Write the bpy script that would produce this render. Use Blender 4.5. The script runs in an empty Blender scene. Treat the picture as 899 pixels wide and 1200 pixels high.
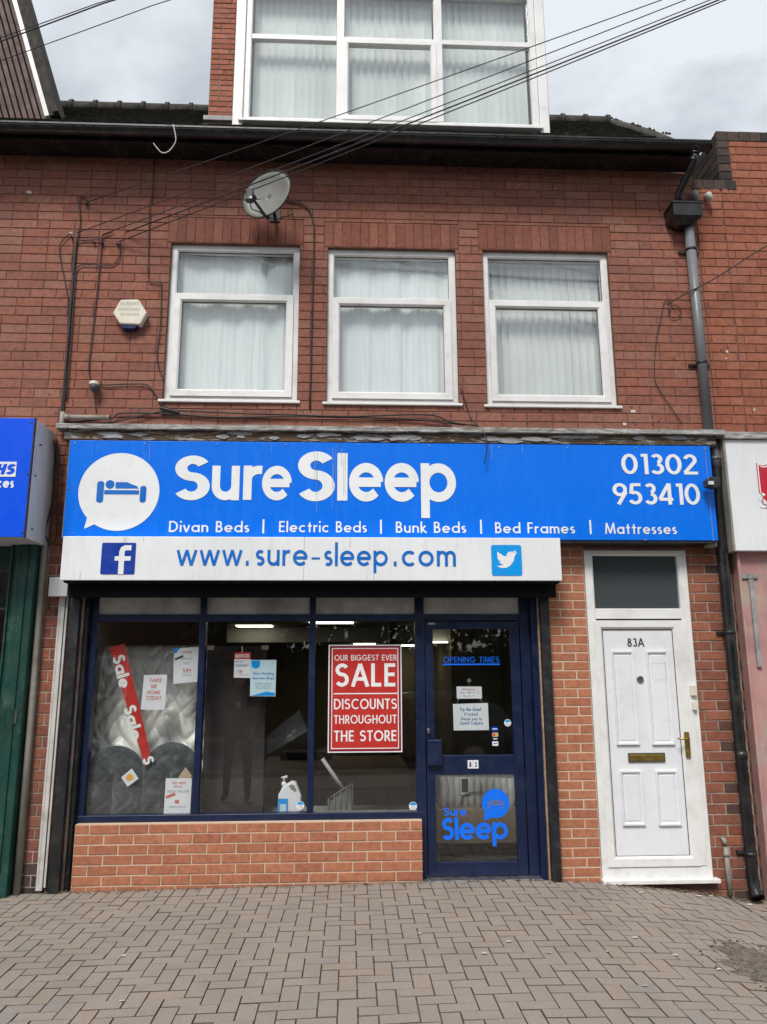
import bpy, math, random
from mathutils import Vector, Matrix
from mathutils.geometry import delaunay_2d_cdt
random.seed(7)
R = math.radians
scene = bpy.context.scene
col = scene.collection

# ------------------------------------------------------------------ camera
CAM = Vector((0.0, -6.7, 1.62))
PITCH, YAW, ROLL, FPX = R(11.82), R(2.64), R(-0.25), 900.0
fw = Vector((math.sin(YAW) * math.cos(PITCH), math.cos(YAW) * math.cos(PITCH), math.sin(PITCH)))
r0 = Vector((math.cos(YAW), -math.sin(YAW), 0))
u0 = r0.cross(fw)
rt = r0 * math.cos(ROLL) + u0 * math.sin(ROLL)
up = u0 * math.cos(ROLL) - r0 * math.sin(ROLL)
cam_data = bpy.data.cameras.new("camera")
cam = bpy.data.objects.new("camera", cam_data)
col.objects.link(cam)
m = Matrix((rt, up, -fw)).transposed().to_4x4()
m.translation = CAM
cam.matrix_world = m
cam_data.sensor_fit = 'VERTICAL'
cam_data.sensor_height = 24.0
cam_data.lens = 24.0 * FPX / 1200.0
cam_data.clip_start = 0.05
cam_data.clip_end = 500
scene.camera = cam

# ------------------------------------------------------------------ sky, sun, exposure
SUN_EL, SUN_AZ = R(51), R(200)      # azimuth from north (+Y), clockwise: behind and left of the viewer
world = bpy.data.worlds.new("World")
scene.world = world
world.use_nodes = True
wn, wl = world.node_tree.nodes, world.node_tree.links
wn.clear()
wo = wn.new('ShaderNodeOutputWorld')
sky = wn.new('ShaderNodeTexSky')
sky.sky_type = 'NISHITA'
sky.sun_disc = False
sky.sun_elevation = SUN_EL
sky.sun_rotation = SUN_AZ
bg1 = wn.new('ShaderNodeBackground'); bg1.inputs[1].default_value = 0.10
wl.new(sky.outputs[0], bg1.inputs[0])
tc = wn.new('ShaderNodeTexCoord')
mp = wn.new('ShaderNodeMapping'); mp.inputs['Scale'].default_value = (1.0, 1.0, 2.2)
wl.new(tc.outputs['Generated'], mp.inputs[0])
nz = wn.new('ShaderNodeTexNoise'); nz.inputs['Scale'].default_value = 2.6
nz.inputs['Detail'].default_value = 5; nz.inputs['Roughness'].default_value = 0.56
nz.inputs['Distortion'].default_value = 0.4
wl.new(mp.outputs[0], nz.inputs['Vector'])
cr = wn.new('ShaderNodeValToRGB')
cr.color_ramp.elements[0].position = 0.40; cr.color_ramp.elements[0].color = (0.262, 0.276, 0.293, 1)
cr.color_ramp.elements[1].position = 0.57; cr.color_ramp.elements[1].color = (0.398, 0.416, 0.438, 1)
wl.new(nz.outputs['Fac'], cr.inputs[0])
bg2 = wn.new('ShaderNodeBackground'); bg2.inputs[1].default_value = 1.0
wl.new(cr.outputs[0], bg2.inputs[0])
mx = wn.new('ShaderNodeMixShader'); mx.inputs[0].default_value = 0.9
wl.new(bg1.outputs[0], mx.inputs[1]); wl.new(bg2.outputs[0], mx.inputs[2])
wl.new(mx.outputs[0], wo.inputs[0])
sun_d = bpy.data.lights.new("sun", 'SUN')
sun_d.energy = 1.5; sun_d.angle = R(18); sun_d.color = (1.0, 0.96, 0.9)
sun = bpy.data.objects.new("sun", sun_d); col.objects.link(sun)
sd = Vector((math.sin(SUN_AZ) * math.cos(SUN_EL), math.cos(SUN_AZ) * math.cos(SUN_EL), math.sin(SUN_EL)))
sun.rotation_euler = sd.to_track_quat('Z', 'Y').to_euler()
sun.location = (0, -20, 30)
scene.view_settings.view_transform = 'Standard'
scene.view_settings.look = 'None'
scene.view_settings.exposure = 1.17
scene.view_settings.gamma = 1.0
scene.view_settings.use_curve_mapping = False
scene.cycles.max_bounces = 8
scene.cycles.transparent_max_bounces = 16
scene.cycles.glossy_bounces = 4

# ------------------------------------------------------------------ survey: photo pixel on the plane y = Y -> x, z
def at(px, py, Y=0.0):
    d = fw + rt * ((px - 449.5) / FPX) - up * ((py - 600) / FPX)
    q = CAM + d * ((Y - CAM.y) / d.y)
    return q.x, q.z
def rect(a, b, c, d, Y):
    """corners TL, TR, BR, BL in the photo -> x0, x1, z0, z1 on the plane y = Y"""
    A, B, C, D = at(*a, Y), at(*b, Y), at(*c, Y), at(*d, Y)
    return (A[0] + D[0]) / 2, (B[0] + C[0]) / 2, (C[1] + D[1]) / 2, (A[1] + B[1]) / 2
def rect2(x0, y0, x1, y1, Y):
    return rect((x0, y0), (x1, y0), (x1, y1), (x0, y1), Y)

# ------------------------------------------------------------------ mesh helpers
class MB:
    def __init__(s): s.v = []; s.f = []; s.m = []; s.mi = 0; s.smooth = []; s.sm = False
    def face(s, idx): s.f.append(tuple(idx)); s.m.append(s.mi); s.smooth.append(s.sm)
    def poly(s, pts):
        n = len(s.v); s.v += [tuple(p) for p in pts]; s.face(range(n, n + len(pts)))
    def box(s, x0, x1, y0, y1, z0, z1):
        n = len(s.v)
        s.v += [(x0, y0, z0), (x1, y0, z0), (x1, y1, z0), (x0, y1, z0), (x0, y0, z1), (x1, y0, z1), (x1, y1, z1), (x0, y1, z1)]
        for f in ((3, 2, 1, 0), (4, 5, 6, 7), (0, 1, 5, 4), (1, 2, 6, 5), (2, 3, 7, 6), (3, 0, 4, 7)):
            s.face([n + i for i in f])
        return s
    def prism(s, pts, y0, y1):
        """polygon in x, z (counter-clockwise seen from -y) extruded from y0 (front) to y1"""
        n = len(s.v); k = len(pts)
        s.v += [(p[0], y0, p[1]) for p in pts] + [(p[0], y1, p[1]) for p in pts]
        s.face(range(n, n + k)); s.face([n + k + i for i in reversed(range(k))])
        for i in range(k):
            j = (i + 1) % k
            s.face((n + i, n + k + i, n + k + j, n + j))
        return s
    def ring(s, x0, x1, z0, z1, w, y0, y1, ch=0.0, wb=None, wt=None):
        """mitred rectangular frame; ch = chamfer at the inner front edge"""
        wb = w if wb is None else wb; wt = w if wt is None else wt
        o = [(x0, z0), (x1, z0), (x1, z1), (x0, z1)]
        i_ = [(x0 + w, z0 + wb), (x1 - w, z0 + wb), (x1 - w, z1 - wt), (x0 + w, z1 - wt)]
        if ch: c_ = [(x0 + w - ch, z0 + wb - ch), (x1 - w + ch, z0 + wb - ch), (x1 - w + ch, z1 - wt + ch), (x0 + w - ch, z1 - wt + ch)]
        for k in range(4):
            j = (k + 1) % 4
            if ch:
                P = [(o[k][0], y0, o[k][1]), (o[j][0], y0, o[j][1]), (c_[j][0], y0, c_[j][1]), (c_[k][0], y0, c_[k][1])]
                s.poly(P)
                s.poly([(c_[k][0], y0, c_[k][1]), (c_[j][0], y0, c_[j][1]), (i_[j][0], y0 + ch, i_[j][1]), (i_[k][0], y0 + ch, i_[k][1])])
                yf = y0 + ch
            else:
                s.poly([(o[k][0], y0, o[k][1]), (o[j][0], y0, o[j][1]), (i_[j][0], y0, i_[j][1]), (i_[k][0], y0, i_[k][1])]); yf = y0
            s.poly([(i_[k][0], yf, i_[k][1]), (i_[j][0], yf, i_[j][1]), (i_[j][0], y1, i_[j][1]), (i_[k][0], y1, i_[k][1])])
            s.poly([(o[k][0], y0, o[k][1]), (o[k][0], y1, o[k][1]), (o[j][0], y1, o[j][1]), (o[j][0], y0, o[j][1])])
            s.poly([(o[k][0], y1, o[k][1]), (i_[k][0], y1, i_[k][1]), (i_[j][0], y1, i_[j][1]), (o[j][0], y1, o[j][1])])
        return s
    def tube(s, pts, r, n=8, cap=True):
        pts = [Vector(p) for p in pts]
        rs = r if isinstance(r, (list, tuple)) else [r] * len(pts)
        base = len(s.v); prev = None; s.sm = True
        for i, p in enumerate(pts):
            t = (pts[min(i + 1, len(pts) - 1)] - pts[max(i - 1, 0)]).normalized()
            if prev is None:
                a = t.orthogonal().normalized()
            else:
                a = (prev - t * prev.dot(t)); a = a.normalized() if a.length > 1e-6 else t.orthogonal().normalized()
            prev = a; b = t.cross(a)
            for k in range(n):
                w = 2 * math.pi * k / n
                s.v.append(tuple(p + (a * math.cos(w) + b * math.sin(w)) * rs[i]))
        for i in range(len(pts) - 1):
            for k in range(n):
                k2 = (k + 1) % n
                s.face((base + i * n + k, base + i * n + k2, base + (i + 1) * n + k2, base + (i + 1) * n + k))
        s.sm = False
        if cap:
            s.face([base + k for k in reversed(range(n))])
            s.face([base + (len(pts) - 1) * n + k for k in range(n)])
        return s
    def grid(s, fn, nu, nv, smooth=True):
        n = len(s.v); s.sm = smooth
        for j in range(nv + 1):
            for i in range(nu + 1): s.v.append(tuple(fn(i / nu, j / nv)))
        for j in range(nv):
            for i in range(nu):
                a = n + j * (nu + 1) + i
                s.face((a, a + 1, a + nu + 2, a + nu + 1))
        s.sm = False
        return s

WORG = {}
def finish(o, mats, parent):
    if parent is not None: o.parent = parent
    for mm in (mats if isinstance(mats, (list, tuple)) else [mats]):
        if len(o.data.materials) < 32: o.data.materials.append(mm)
def build(name, mb, mats, parent=None, origin=None, bevel=0.0, kind=None, solid=0.0):
    me = bpy.data.meshes.new(name)
    if origin is None:
        xs = [p[0] for p in mb.v]; ys = [p[1] for p in mb.v]; zs = [p[2] for p in mb.v]
        origin = Vector(((min(xs) + max(xs)) / 2, (min(ys) + max(ys)) / 2, min(zs) if parent is None else (min(zs) + max(zs)) / 2))
    origin = Vector(origin)
    me.from_pydata([tuple(Vector(p) - origin) for p in mb.v], [], mb.f)
    me.polygons.foreach_set('material_index', mb.m)
    me.polygons.foreach_set('use_smooth', mb.smooth)
    me.update()
    o = bpy.data.objects.new(name, me)
    col.objects.link(o)
    finish(o, mats, parent)
    po = WORG.get(parent.name, Vector((0, 0, 0))) if parent is not None else Vector((0, 0, 0))
    o.location = origin - po
    WORG[o.name] = origin
    if bevel:
        b = o.modifiers.new('bevel', 'BEVEL'); b.width = bevel; b.segments = 2; b.limit_method = 'ANGLE'; b.angle_limit = R(40)
    if solid:
        b = o.modifiers.new('solid', 'SOLIDIFY'); b.thickness = solid
    if kind: o['kind'] = kind
    return o
def empty(name, loc, rot=(0, 0, 0)):
    o = bpy.data.objects.new(name, None); col.objects.link(o)
    o.location = loc; o.rotation_euler = rot; o.empty_display_size = 0.1
    WORG[o.name] = Vector(loc)
    return o
def tag(o, label, cat, group=None):
    o['label'] = label; o['category'] = cat
    if group: o['group'] = group
    return o
def smooth_path(pts, k=6):
    P = [Vector(p) for p in pts]; out = []
    for i in range(len(P) - 1):
        p0 = P[max(i - 1, 0)]; p1 = P[i]; p2 = P[i + 1]; p3 = P[min(i + 2, len(P) - 1)]
        for j in range(k):
            t = j / k
            out.append(0.5 * ((2 * p1) + (p2 - p0) * t + (2 * p0 - 5 * p1 + 4 * p2 - p3) * t * t + (3 * p1 - p0 - 3 * p2 + p3) * t ** 3))
    out.append(P[-1]); return out

# ------------------------------------------------------------------ materials
def lin(c):
    if isinstance(c, str):
        c = [int(c[i:i + 2], 16) / 255 for i in (0, 2, 4)]
        c = [x / 12.92 if x <= 0.04045 else ((x + 0.055) / 1.055) ** 2.4 for x in c]
    return (c[0], c[1], c[2], 1)
class NT:
    def __init__(s, name):
        s.mat = bpy.data.materials.new(name); s.mat.use_nodes = True
        s.n = s.mat.node_tree.nodes; s.l = s.mat.node_tree.links; s.n.clear()
        s.out = s.n.new('ShaderNodeOutputMaterial')
    def new(s, t, **kw):
        x = s.n.new(t)
        for k, v in kw.items(): setattr(x, k, v)
        return x
    def pos(s):
        g = s.new('ShaderNodeNewGeometry'); return g.outputs['Position']
    def noise(s, scale, detail=4, rough=0.55, vec=None, stretch=None, dist=0.0):
        v = vec or s.pos()
        if stretch:
            mpp = s.new('ShaderNodeMapping'); mpp.inputs['Scale'].default_value = stretch
            s.l.new(v, mpp.inputs[0]); v = mpp.outputs[0]
        x = s.new('ShaderNodeTexNoise'); x.inputs['Scale'].default_value = scale
        x.inputs['Detail'].default_value = detail; x.inputs['Roughness'].default_value = rough
        x.inputs['Distortion'].default_value = dist
        s.l.new(v, x.inputs['Vector']); return x.outputs['Fac']
    def ramp(s, fac, stops):
        x = s.new('ShaderNodeValToRGB'); e = x.color_ramp.elements
        while len(e) < len(stops): e.new(0.5)
        for k, (p, c) in enumerate(stops):
            e[k].position = p; e[k].color = lin(c) if not isinstance(c, (int, float)) else (c, c, c, 1)
        s.l.new(fac, x.inputs[0]); return x.outputs[0]
    def mix(s, a, b, fac, mode='MIX'):
        x = s.new('ShaderNodeMix', data_type='RGBA', blend_type=mode)
        for sock, val in ((x.inputs[6], a), (x.inputs[7], b), (x.inputs[0], fac)):
            if isinstance(val, (int, float)): sock.default_value = val if sock == x.inputs[0] else (val, val, val, 1)
            elif isinstance(val, (tuple, list, str)): sock.default_value = lin(val)
            else: s.l.new(val, sock)
        return x.outputs[2]
    def math(s, op, a, b=0.5):
        x = s.new('ShaderNodeMath', operation=op)
        for k, val in enumerate((a, b)):
            if isinstance(val, (int, float)): x.inputs[k].default_value = val
            else: s.l.new(val, x.inputs[k])
        return x.outputs[0]
    def rnd(s):
        o = s.new('ShaderNodeObjectInfo'); g = s.new('ShaderNodeNewGeometry')
        return s.math('FRACT', s.math('ADD', o.outputs['Random'], g.outputs['Random Per Island']), 0)
    def done(s, colr, rough=0.6, metal=0.0, bump=None, bstr=0.3, bdist=0.002, spec=None, **kw):
        b = s.new('ShaderNodeBsdfPrincipled')
        for sock, val in (('Base Color', colr), ('Roughness', rough), ('Metallic', metal)):
            if isinstance(val, (int, float)): b.inputs[sock].default_value = val
            elif isinstance(val, (tuple, list, str)): b.inputs[sock].default_value = lin(val)
            else: s.l.new(val, b.inputs[sock])
        if spec is not None: b.inputs['Specular IOR Level'].default_value = spec
        for k, v in kw.items(): b.inputs[k].default_value = v
        if bump is not None:
            bp = s.new('ShaderNodeBump'); bp.inputs['Strength'].default_value = bstr; bp.inputs['Distance'].default_value = bdist
            s.l.new(bump, bp.inputs['Height']); s.l.new(bp.outputs[0], b.inputs['Normal'])
        s.l.new(b.outputs[0], s.out.inputs[0])
        return s.mat

def paint(name, c, rough=0.45, var=0.12, scale=3.0, dirt=None, damt=0.5, dscale=4.0, bump=0.15, streak=False, metal=0.0, spec=None):
    """c with broad tone variation, fine grain, and optional dirt of another colour"""
    t = NT(name)
    base = t.mix(c, tuple(max(0, x * (1 - 2.2 * var)) for x in lin(c)[:3]), t.ramp(t.noise(scale, 5), [(0.35, 0.0), (0.7, 1.0)]))
    if dirt is not None:
        st = (9, 9, 0.9) if streak else None
        f = t.ramp(t.noise(dscale, 8, 0.7, stretch=st), [(0.5, 0.0), (0.75, damt)])
        base = t.mix(base, dirt, f)
    rgh = t.ramp(t.noise(11, 4), [(0.3, max(0.02, rough - 0.1)), (0.7, min(1, rough + 0.12))])
    return t.done(base, rgh, metal, t.noise(140, 4), bump, 0.0015, spec)

def brick_mat(name, cols, pale, pale_amt, weather, wamt, grain=90, bstr=0.55):
    t = NT(name)
    r = t.rnd(); n = len(cols)
    c = t.ramp(r, [(k / n, cc) for k, cc in enumerate(cols)])
    t.n[-1].color_ramp.interpolation = 'CONSTANT'
    f1 = t.noise(22, 6, 0.65)
    c = t.mix(c, t.mix(c, (0.45, 0.40, 0.38), 1.0, 'MULTIPLY'), t.ramp(f1, [(0.42, 0.0), (0.8, 0.75)]))
    g = t.noise(grain, 5, 0.7)
    c = t.mix(c, t.mix(c, (1.35, 1.25, 1.2), 1.0, 'MULTIPLY'), t.ramp(g, [(0.5, 0.0), (0.7, 0.8)]))
    c = t.mix(c, pale, t.ramp(t.noise(34, 8, 0.75, dist=0.5), [(0.60, 0.0), (0.74, pale_amt)]))
    c = t.mix(c, weather, t.ramp(t.noise(1.1, 6, 0.6), [(0.42, 0.0), (0.75, wamt)]))
    return t.done(c, 0.88, 0, t.math('ADD', g, t.math('MULTIPLY', f1, 1.5)), bstr, 0.003, 0.25)
M = {}
M['brick_old'] = brick_mat('old_red_brick', [(.272, .110, .080), (.290, .120, .086), (.256, .104, .078), (.305, .130, .096), (.275, .115, .086), (.288, .112, .076), (.238, .100, .076), (.295, .138, .100)], (.42, .30, .24), 0.5, (.12, .075, .06), 0.35)
M['brick_soldier'] = brick_mat('soldier_brick', [(.235, .084, .058), (.26, .097, .067), (.215, .08, .058), (.275, .108, .076)], (.38, .27, .22), 0.25, (.1, .06, .05), 0.5)
M['brick_right'] = brick_mat('orange_red_brick', [(.31, .112, .068), (.325, .12, .074), (.295, .104, .064), (.335, .128, .082), (.28, .098, .062)], (.42, .3, .24), 0.3, (.15, .08, .06), 0.35)
M['brick_new'] = brick_mat('new_orange_brick', [(.42, .168, .092), (.44, .178, .098), (.405, .158, .088), (.45, .185, .104), (.385, .148, .086)], (.5, .36, .28), 0.25, (.2, .1, .07), 0.25, bstr=0.35)
M['brick_dark'] = brick_mat('sooty_pier_brick', [(.27, .09, .056), (.22, .08, .055), (.30, .10, .06), (.15, .068, .05), (.25, .088, .056), (.29, .11, .07), (.11, .06, .05)], (.42, .34, .28), 0.45, (.05, .04, .038), 0.75)
M['brick_pier'] = brick_mat('pier_brick', [(.27, .10, .065), (.22, .08, .055), (.30, .115, .07), (.24, .09, .06)], (.6, .5, .42), 0.5, (.1, .07, .06), 0.4)
M['brick_patchy'] = brick_mat('patchy_red_pier_brick', [(.33, .115, .065), (.30, .10, .06), (.36, .13, .075), (.28, .10, .062)], (.5, .42, .36), 0.35, (.10, .06, .05), 0.6)
M['brick_blue'] = brick_mat('blue_engineering_brick', [(.05, .04, .038), (.07, .052, .046), (.04, .036, .036), (.085, .06, .05)], (.3, .28, .26), 0.2, (.03, .03, .03), 0.4)
M['brick_dormer'] = brick_mat('dormer_brick', [(.36, .13, .08), (.31, .105, .065), (.40, .155, .095), (.34, .13, .085)], (.5, .4, .34), 0.2, (.2, .1, .08), 0.2)
def mortar(name, c, c2):
    t = NT(name)
    f = t.noise(5, 6, 0.7)
    return t.done(t.mix(c, c2, t.ramp(f, [(0.35, 0.0), (0.65, 1.0)])), 0.95, 0, t.noise(160, 4), 0.6, 0.003, 0.2)
M['mortar_old'] = mortar('reddish_mortar', (.20, .105, .08), (.10, .052, .042))
M['mortar_new'] = mortar('cream_mortar', (.62, .50, .38), (.50, .38, .28))
M['mortar_dark'] = mortar('dark_mortar', (.30, .24, .20), (.10, .08, .07))
M['mortar_pier'] = mortar('pale_dirty_mortar', (.42, .35, .29), (.2, .15, .12))
M['upvc'] = paint('white_upvc', (.78, .78, .77), 0.35, 0.05, 2, (.42, .38, .32), 0.45, 5, 0.05)
M['upvc_old'] = paint('weathered_white_frame', (.76, .76, .75), 0.4, 0.05, 3, (.42, .39, .34), 0.5, 6, 0.1)
M['upvc_door'] = paint('white_door_panel', (.76, .77, .80), 0.3, 0.04, 2, (.50, .50, .50), 0.3, 6, 0.04)
M['navy'] = paint('navy_powder_coat', (.004, .0125, .050), 0.36, 0.1, 2, (.04, .06, .11), 0.25, 6, 0.08)
M['black_metal'] = paint('black_painted_rail', (.012, .013, .015), 0.45, 0.2, 4, (.10, .10, .10), 0.45, 9, 0.2)
M['black_gloss'] = paint('black_gutter_plastic', (.012, .012, .013), 0.3, 0.2, 4, (.07, .07, .065), 0.5, 6, 0.1)
M['grey_pipe'] = paint('grey_plastic_pipe', (.16, .165, .175), 0.4, 0.08, 3, (.08, .08, .08), 0.4, 8, 0.1)
M['white_pipe'] = paint('off_white_conduit', (.60, .59, .56), 0.45, 0.1, 3, (.25, .22, .18), 0.6, 7, 0.1)
M['grime_pipe'] = paint('grimy_beige_pipe', (.30, .28, .24), 0.6, 0.15, 4, (.12, .1, .08), 0.7, 7, 0.2)
M['sign_blue'] = paint('blue_sign_panel', (.0, .158, .80), 0.3, 0.02, 1.2, (.03, .24, .82), 0.3, 2.5, 0.03, streak=True, spec=0.25)
M['vinyl_white'] = paint('white_vinyl', (.80, .82, .83), 0.35, 0.03, 3, (.55, .56, .56), 0.35, 9, 0.02)
M['sign_white'] = paint('white_box_panel', (.78, .80, .82), 0.4, 0.05, 1.5, (.52, .51, .50), 0.35, 3, 0.04, streak=True)
M['vinyl_blue'] = paint('blue_vinyl', (.0, .14, .55), 0.35, 0.03, 3)
M['fb_blue'] = paint('dark_blue_vinyl', (.0, .035, .32), 0.35, 0.02, 3)
M['tw_blue'] = paint('sky_blue_vinyl', (.0, .30, .78), 0.35, 0.02, 3)
M['door_blue'] = paint('bright_blue_vinyl', (.0, .16, .90), 0.4, 0.02, 3)
M['pharm_blue'] = paint('royal_blue_panel', (.0, .085, .78), 0.35, 0.02, 1.5, spec=0.25)
M['grey_panel'] = paint('grey_sheet_panel', (.64, .66, .68), 0.4, 0.06, 1.5, (.2, .2, .2), 0.4, 3, 0.05, streak=True)
M['green'] = paint('dark_green_paint', (.008, .055, .042), 0.38, 0.15, 3, (.10, .17, .15), 0.55, 5, 0.1)
M['pink'] = paint('faded_pink_paint', (.47, .25, .235), 0.7, 0.12, 3, (.40, .385, .30), 1.0, 3.2, 0.35, streak=False)
M['red_sign'] = paint('red_card', (.50, .028, .022), 0.4, 0.05, 4)
M['red_dark'] = paint('dark_red_border', (.20, .01, .03), 0.4, 0.05, 4)
M['red_shield'] = paint('red_shield', (.50, .01, .03), 0.4, 0.03, 4)
M['paper'] = paint('white_paper', (.72, .74, .78), 0.6, 0.05, 6)
M['paper_blue'] = paint('pale_blue_paper', (.55, .72, .80), 0.5, 0.04, 6)
M['ink'] = paint('dark_print', (.05, .05, .06), 0.6, 0.02, 5)
M['ink_red'] = paint('red_print', (.55, .12, .10), 0.6, 0.02, 5)
M['ink_blue'] = paint('blue_print', (.05, .16, .40), 0.6, 0.02, 5)
M['ink_grey'] = paint('grey_print', (.30, .30, .33), 0.6, 0.02, 5)
M['cream_plastic'] = paint('cream_plastic', (.74, .70, .59), 0.35, 0.08, 5, (.35, .3, .2), 0.4, 9, 0.05)
M['blue_plastic'] = paint('dark_blue_lens', (.006, .015, .09), 0.2, 0.05, 5)
M['cable'] = paint('black_cable', (.018, .016, .016), 0.55, 0.1, 5)
M['dish'] = paint('grey_dish_mesh', (.22, .22, .205), 0.5, 0.12, 6, (.17, .15, .09), 0.7, 7, 0.1)
M['brass'] = paint('brass', (.50, .36, .10), 0.35, 0.15, 9, metal=0.9)
M['steel'] = paint('steel', (.55, .55, .55), 0.3, 0.1, 9, metal=0.9)
M['lead'] = paint('lead_flashing', (.30, .30, .30), 0.6, 0.2, 6, (.6, .6, .58), 0.6, 8, 0.4)
M['roof_tile'] = paint('mossy_roof_tile', (.055, .048, .040), 0.9, 0.3, 9, (.085, .085, .045), 0.7, 12, 0.6)
M['clad'] = paint('brown_cladding', (.12, .068, .056), 0.7, 0.2, 4)
M['clad_dark'] = paint('dark_timber', (.03, .022, .02), 0.8, 0.15, 4)
M['plaster'] = paint('beige_plaster', (.20, .17, .11), 0.85, 0.08, 2)
M['ceiling'] = paint('ceiling_white', (.26, .26, .24), 0.85, 0.08, 2)
M['carpet'] = paint('dark_carpet', (.035, .033, .033), 0.95, 0.1, 5)
M['dark_room'] = paint('dark_room_wall', (.10, .10, .09), 0.9, 0.08, 2)
M['headboard'] = paint('dark_brown_fabric', (.034, .025, .024), 0.85, 0.08, 9, bump=0.5)
M['grey_fabric'] = paint('grey_fabric', (.24, .245, .24), 0.9, 0.1, 9, bump=0.5)
M['tan_fabric'] = paint('taupe_divan_fabric', (.22, .175, .13), 0.9, 0.1, 9, bump=0.5)
M['plastic_white'] = paint('white_bottle', (.75, .77, .80), 0.3, 0.03, 4)
M['litter'] = paint('grubby_litter', (.52, .50, .46), 0.8, 0.1, 30)
M['card_beige'] = paint('beige_card', (.50, .36, .24), 0.7, 0.04, 5)
M['card_orange'] = paint('orange_print', (.80, .38, .03), 0.6, 0.04, 5)
M['ghost'] = paint('frosted_transom_glass', (.68, .69, .66), 0.2, 0.25, 3, (.3, .3, .28), .5, 5, spec=0.7)
M['dark_gap'] = paint('black_shutter_box', (.006, .006, .007), 0.7, 0.1, 4, spec=0.15)
M['concrete'] = paint('concrete', (.26, .25, .23), 0.9, 0.15, 5, (.1, .09, .08), 0.5, 6, 0.5)
M['tarmac'] = paint('asphalt', (.055, .055, .056), 0.92, 0.15, 6, (.09, .09, .085), 0.5, 30, 0.9)
M['dirt'] = paint('soil_and_grit', (.15, .122, .095), 0.95, 0.3, 20, (.36, .31, .25), 0.8, 60, 1.0)
def flat(name, c, rough=0.6):
    t = NT(name); return t.done(c, rough)
M['pillow'] = None
t = NT('charcoal_velvet')
nv = t.noise(9, 5, 0.6, dist=0.5)
M['pillow'] = t.done(t.ramp(nv, [(0.36, (.024, .029, .032)), (0.52, (.042, .050, .054)), (0.70, (.10, .115, .122))]), 0.75, 0, t.noise(22, 5), 0.6, 0.01, 0.3, **{'Sheen Weight': 0.6})  # lighter noise patches put the velvet's sheen highlights into the base colour
t = NT('quilted_mattress_in_plastic')
crease = t.noise(6, 6, 0.65, stretch=(3.5, 1, 0.8), dist=1.2)
pch = t.new('ShaderNodeTexVoronoi', feature='F1'); pch.inputs['Scale'].default_value = 3.2; t.l.new(t.pos(), pch.inputs['Vector'])
qc = t.mix((.80, .80, .74), (.90, .91, .93), t.ramp(crease, [(0.50, 0.0), (0.60, 1.0)]))
M['quilt'] = t.done(t.mix(qc, (.52, .52, .48), t.ramp(t.noise(4, 5, 0.6), [(0.50, 0.0), (0.66, 0.7)])), 0.28, 0, crease, 0.35, 0.012, 0.6)
t = NT('mattress_side')
w1 = t.new('ShaderNodeTexWave'); w1.inputs['Scale'].default_value = 5.0; w1.inputs['Distortion'].default_value = 2.0
t.l.new(t.pos(), w1.inputs['Vector'])
M['mattress'] = t.done(t.mix((.52, .53, .52), (.40, .41, .40), w1.outputs['Fac']), 0.7, 0, w1.outputs['Fac'], 0.7, 0.02)
# peeling timber cornice
t = NT('peeling_painted_timber')
n1 = t.noise(5, 8, 0.75, stretch=(0.8, 1, 5), dist=1.5)
wood = t.ramp(t.noise(8, 6, stretch=(0.3, 1, 8)), [(0.3, (.035, .025, .016)), (0.7, (.14, .085, .045))])
M['peeling'] = t.done(t.mix(wood, (.34, .34, .33), t.ramp(n1, [(0.53, 0.0), (0.57, 1.0)])), 0.85, 0, n1, 0.9, 0.01)
t = NT('weathered_lead_capping')
n1 = t.noise(9, 8, 0.75, stretch=(0.5, 1, 3), dist=1.0)
M['capping'] = t.done(t.ramp(n1, [(0.36, (.10, .09, .075)), (0.5, (.30, .29, .27)), (0.66, (.60, .60, .58))]), 0.75, 0, n1, 0.9, 0.01)
# pavers
t = NT('concrete_block_paver')
r_ = t.rnd()
c = t.ramp(r_, [(0.0, (.312, .268, .230)), (0.16, (.322, .276, .238)), (0.32, (.302, .260, .226)), (0.48, (.326, .272, .230)), (0.62, (.314, .268, .230)), (0.78, (.296, .260, .230)), (0.93, (.332, .268, .218))])
t.n[-1].color_ramp.interpolation = 'CONSTANT'
g = t.noise(150, 3, 0.8)
c = t.mix(c, t.mix(c, (.45, .45, .45), 1.0, 'MULTIPLY'), t.ramp(g, [(0.45, 0.0), (0.62, 0.55)]))
c = t.mix(c, (.42, .38, .33), t.ramp(t.noise(260, 2, 0.5), [(0.66, 0.0), (0.72, 0.7)]))
c = t.mix(c, (.17, .15, .13), t.ramp(t.noise(1.6, 7, 0.7), [(0.45, 0.0), (0.8, 0.5)]))
M['paver'] = t.done(c, 0.9, 0, t.math('ADD', g, t.noise(30, 3)), 0.7, 0.004, 0.3)
M['paver_joint'] = mortar('dark_jointing_sand', (.085, .068, .053), (.125, .10, .08))
# glass
def glass(name, tint, f0=0.04, refl=(1, 1, 1), rough=0.0):
    """one face of a pane: Schlick reflectance with the given normal-incidence value, the rest goes through"""
    t = NT(name)
    lw_ = t.new('ShaderNodeLayerWeight'); lw_.inputs['Blend'].default_value = 0.5
    k = t.math('POWER', lw_.outputs['Facing'], 5.0)
    k = t.math('ADD', t.math('MULTIPLY', k, 1 - f0), f0)
    g = t.new('ShaderNodeBsdfGlossy'); g.inputs['Roughness'].default_value = rough; g.inputs['Color'].default_value = lin(refl)
    tr = t.new('ShaderNodeBsdfTransparent'); tr.inputs['Color'].default_value = lin(tint)
    m_ = t.new('ShaderNodeMixShader')
    t.l.new(k, m_.inputs[0]); t.l.new(tr.outputs[0], m_.inputs[1]); t.l.new(g.outputs[0], m_.inputs[2])
    t.l.new(m_.outputs[0], t.out.inputs[0]); return t.mat
M['glass'] = glass('shop_glass', (.97, .98, .975), .05)
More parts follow.
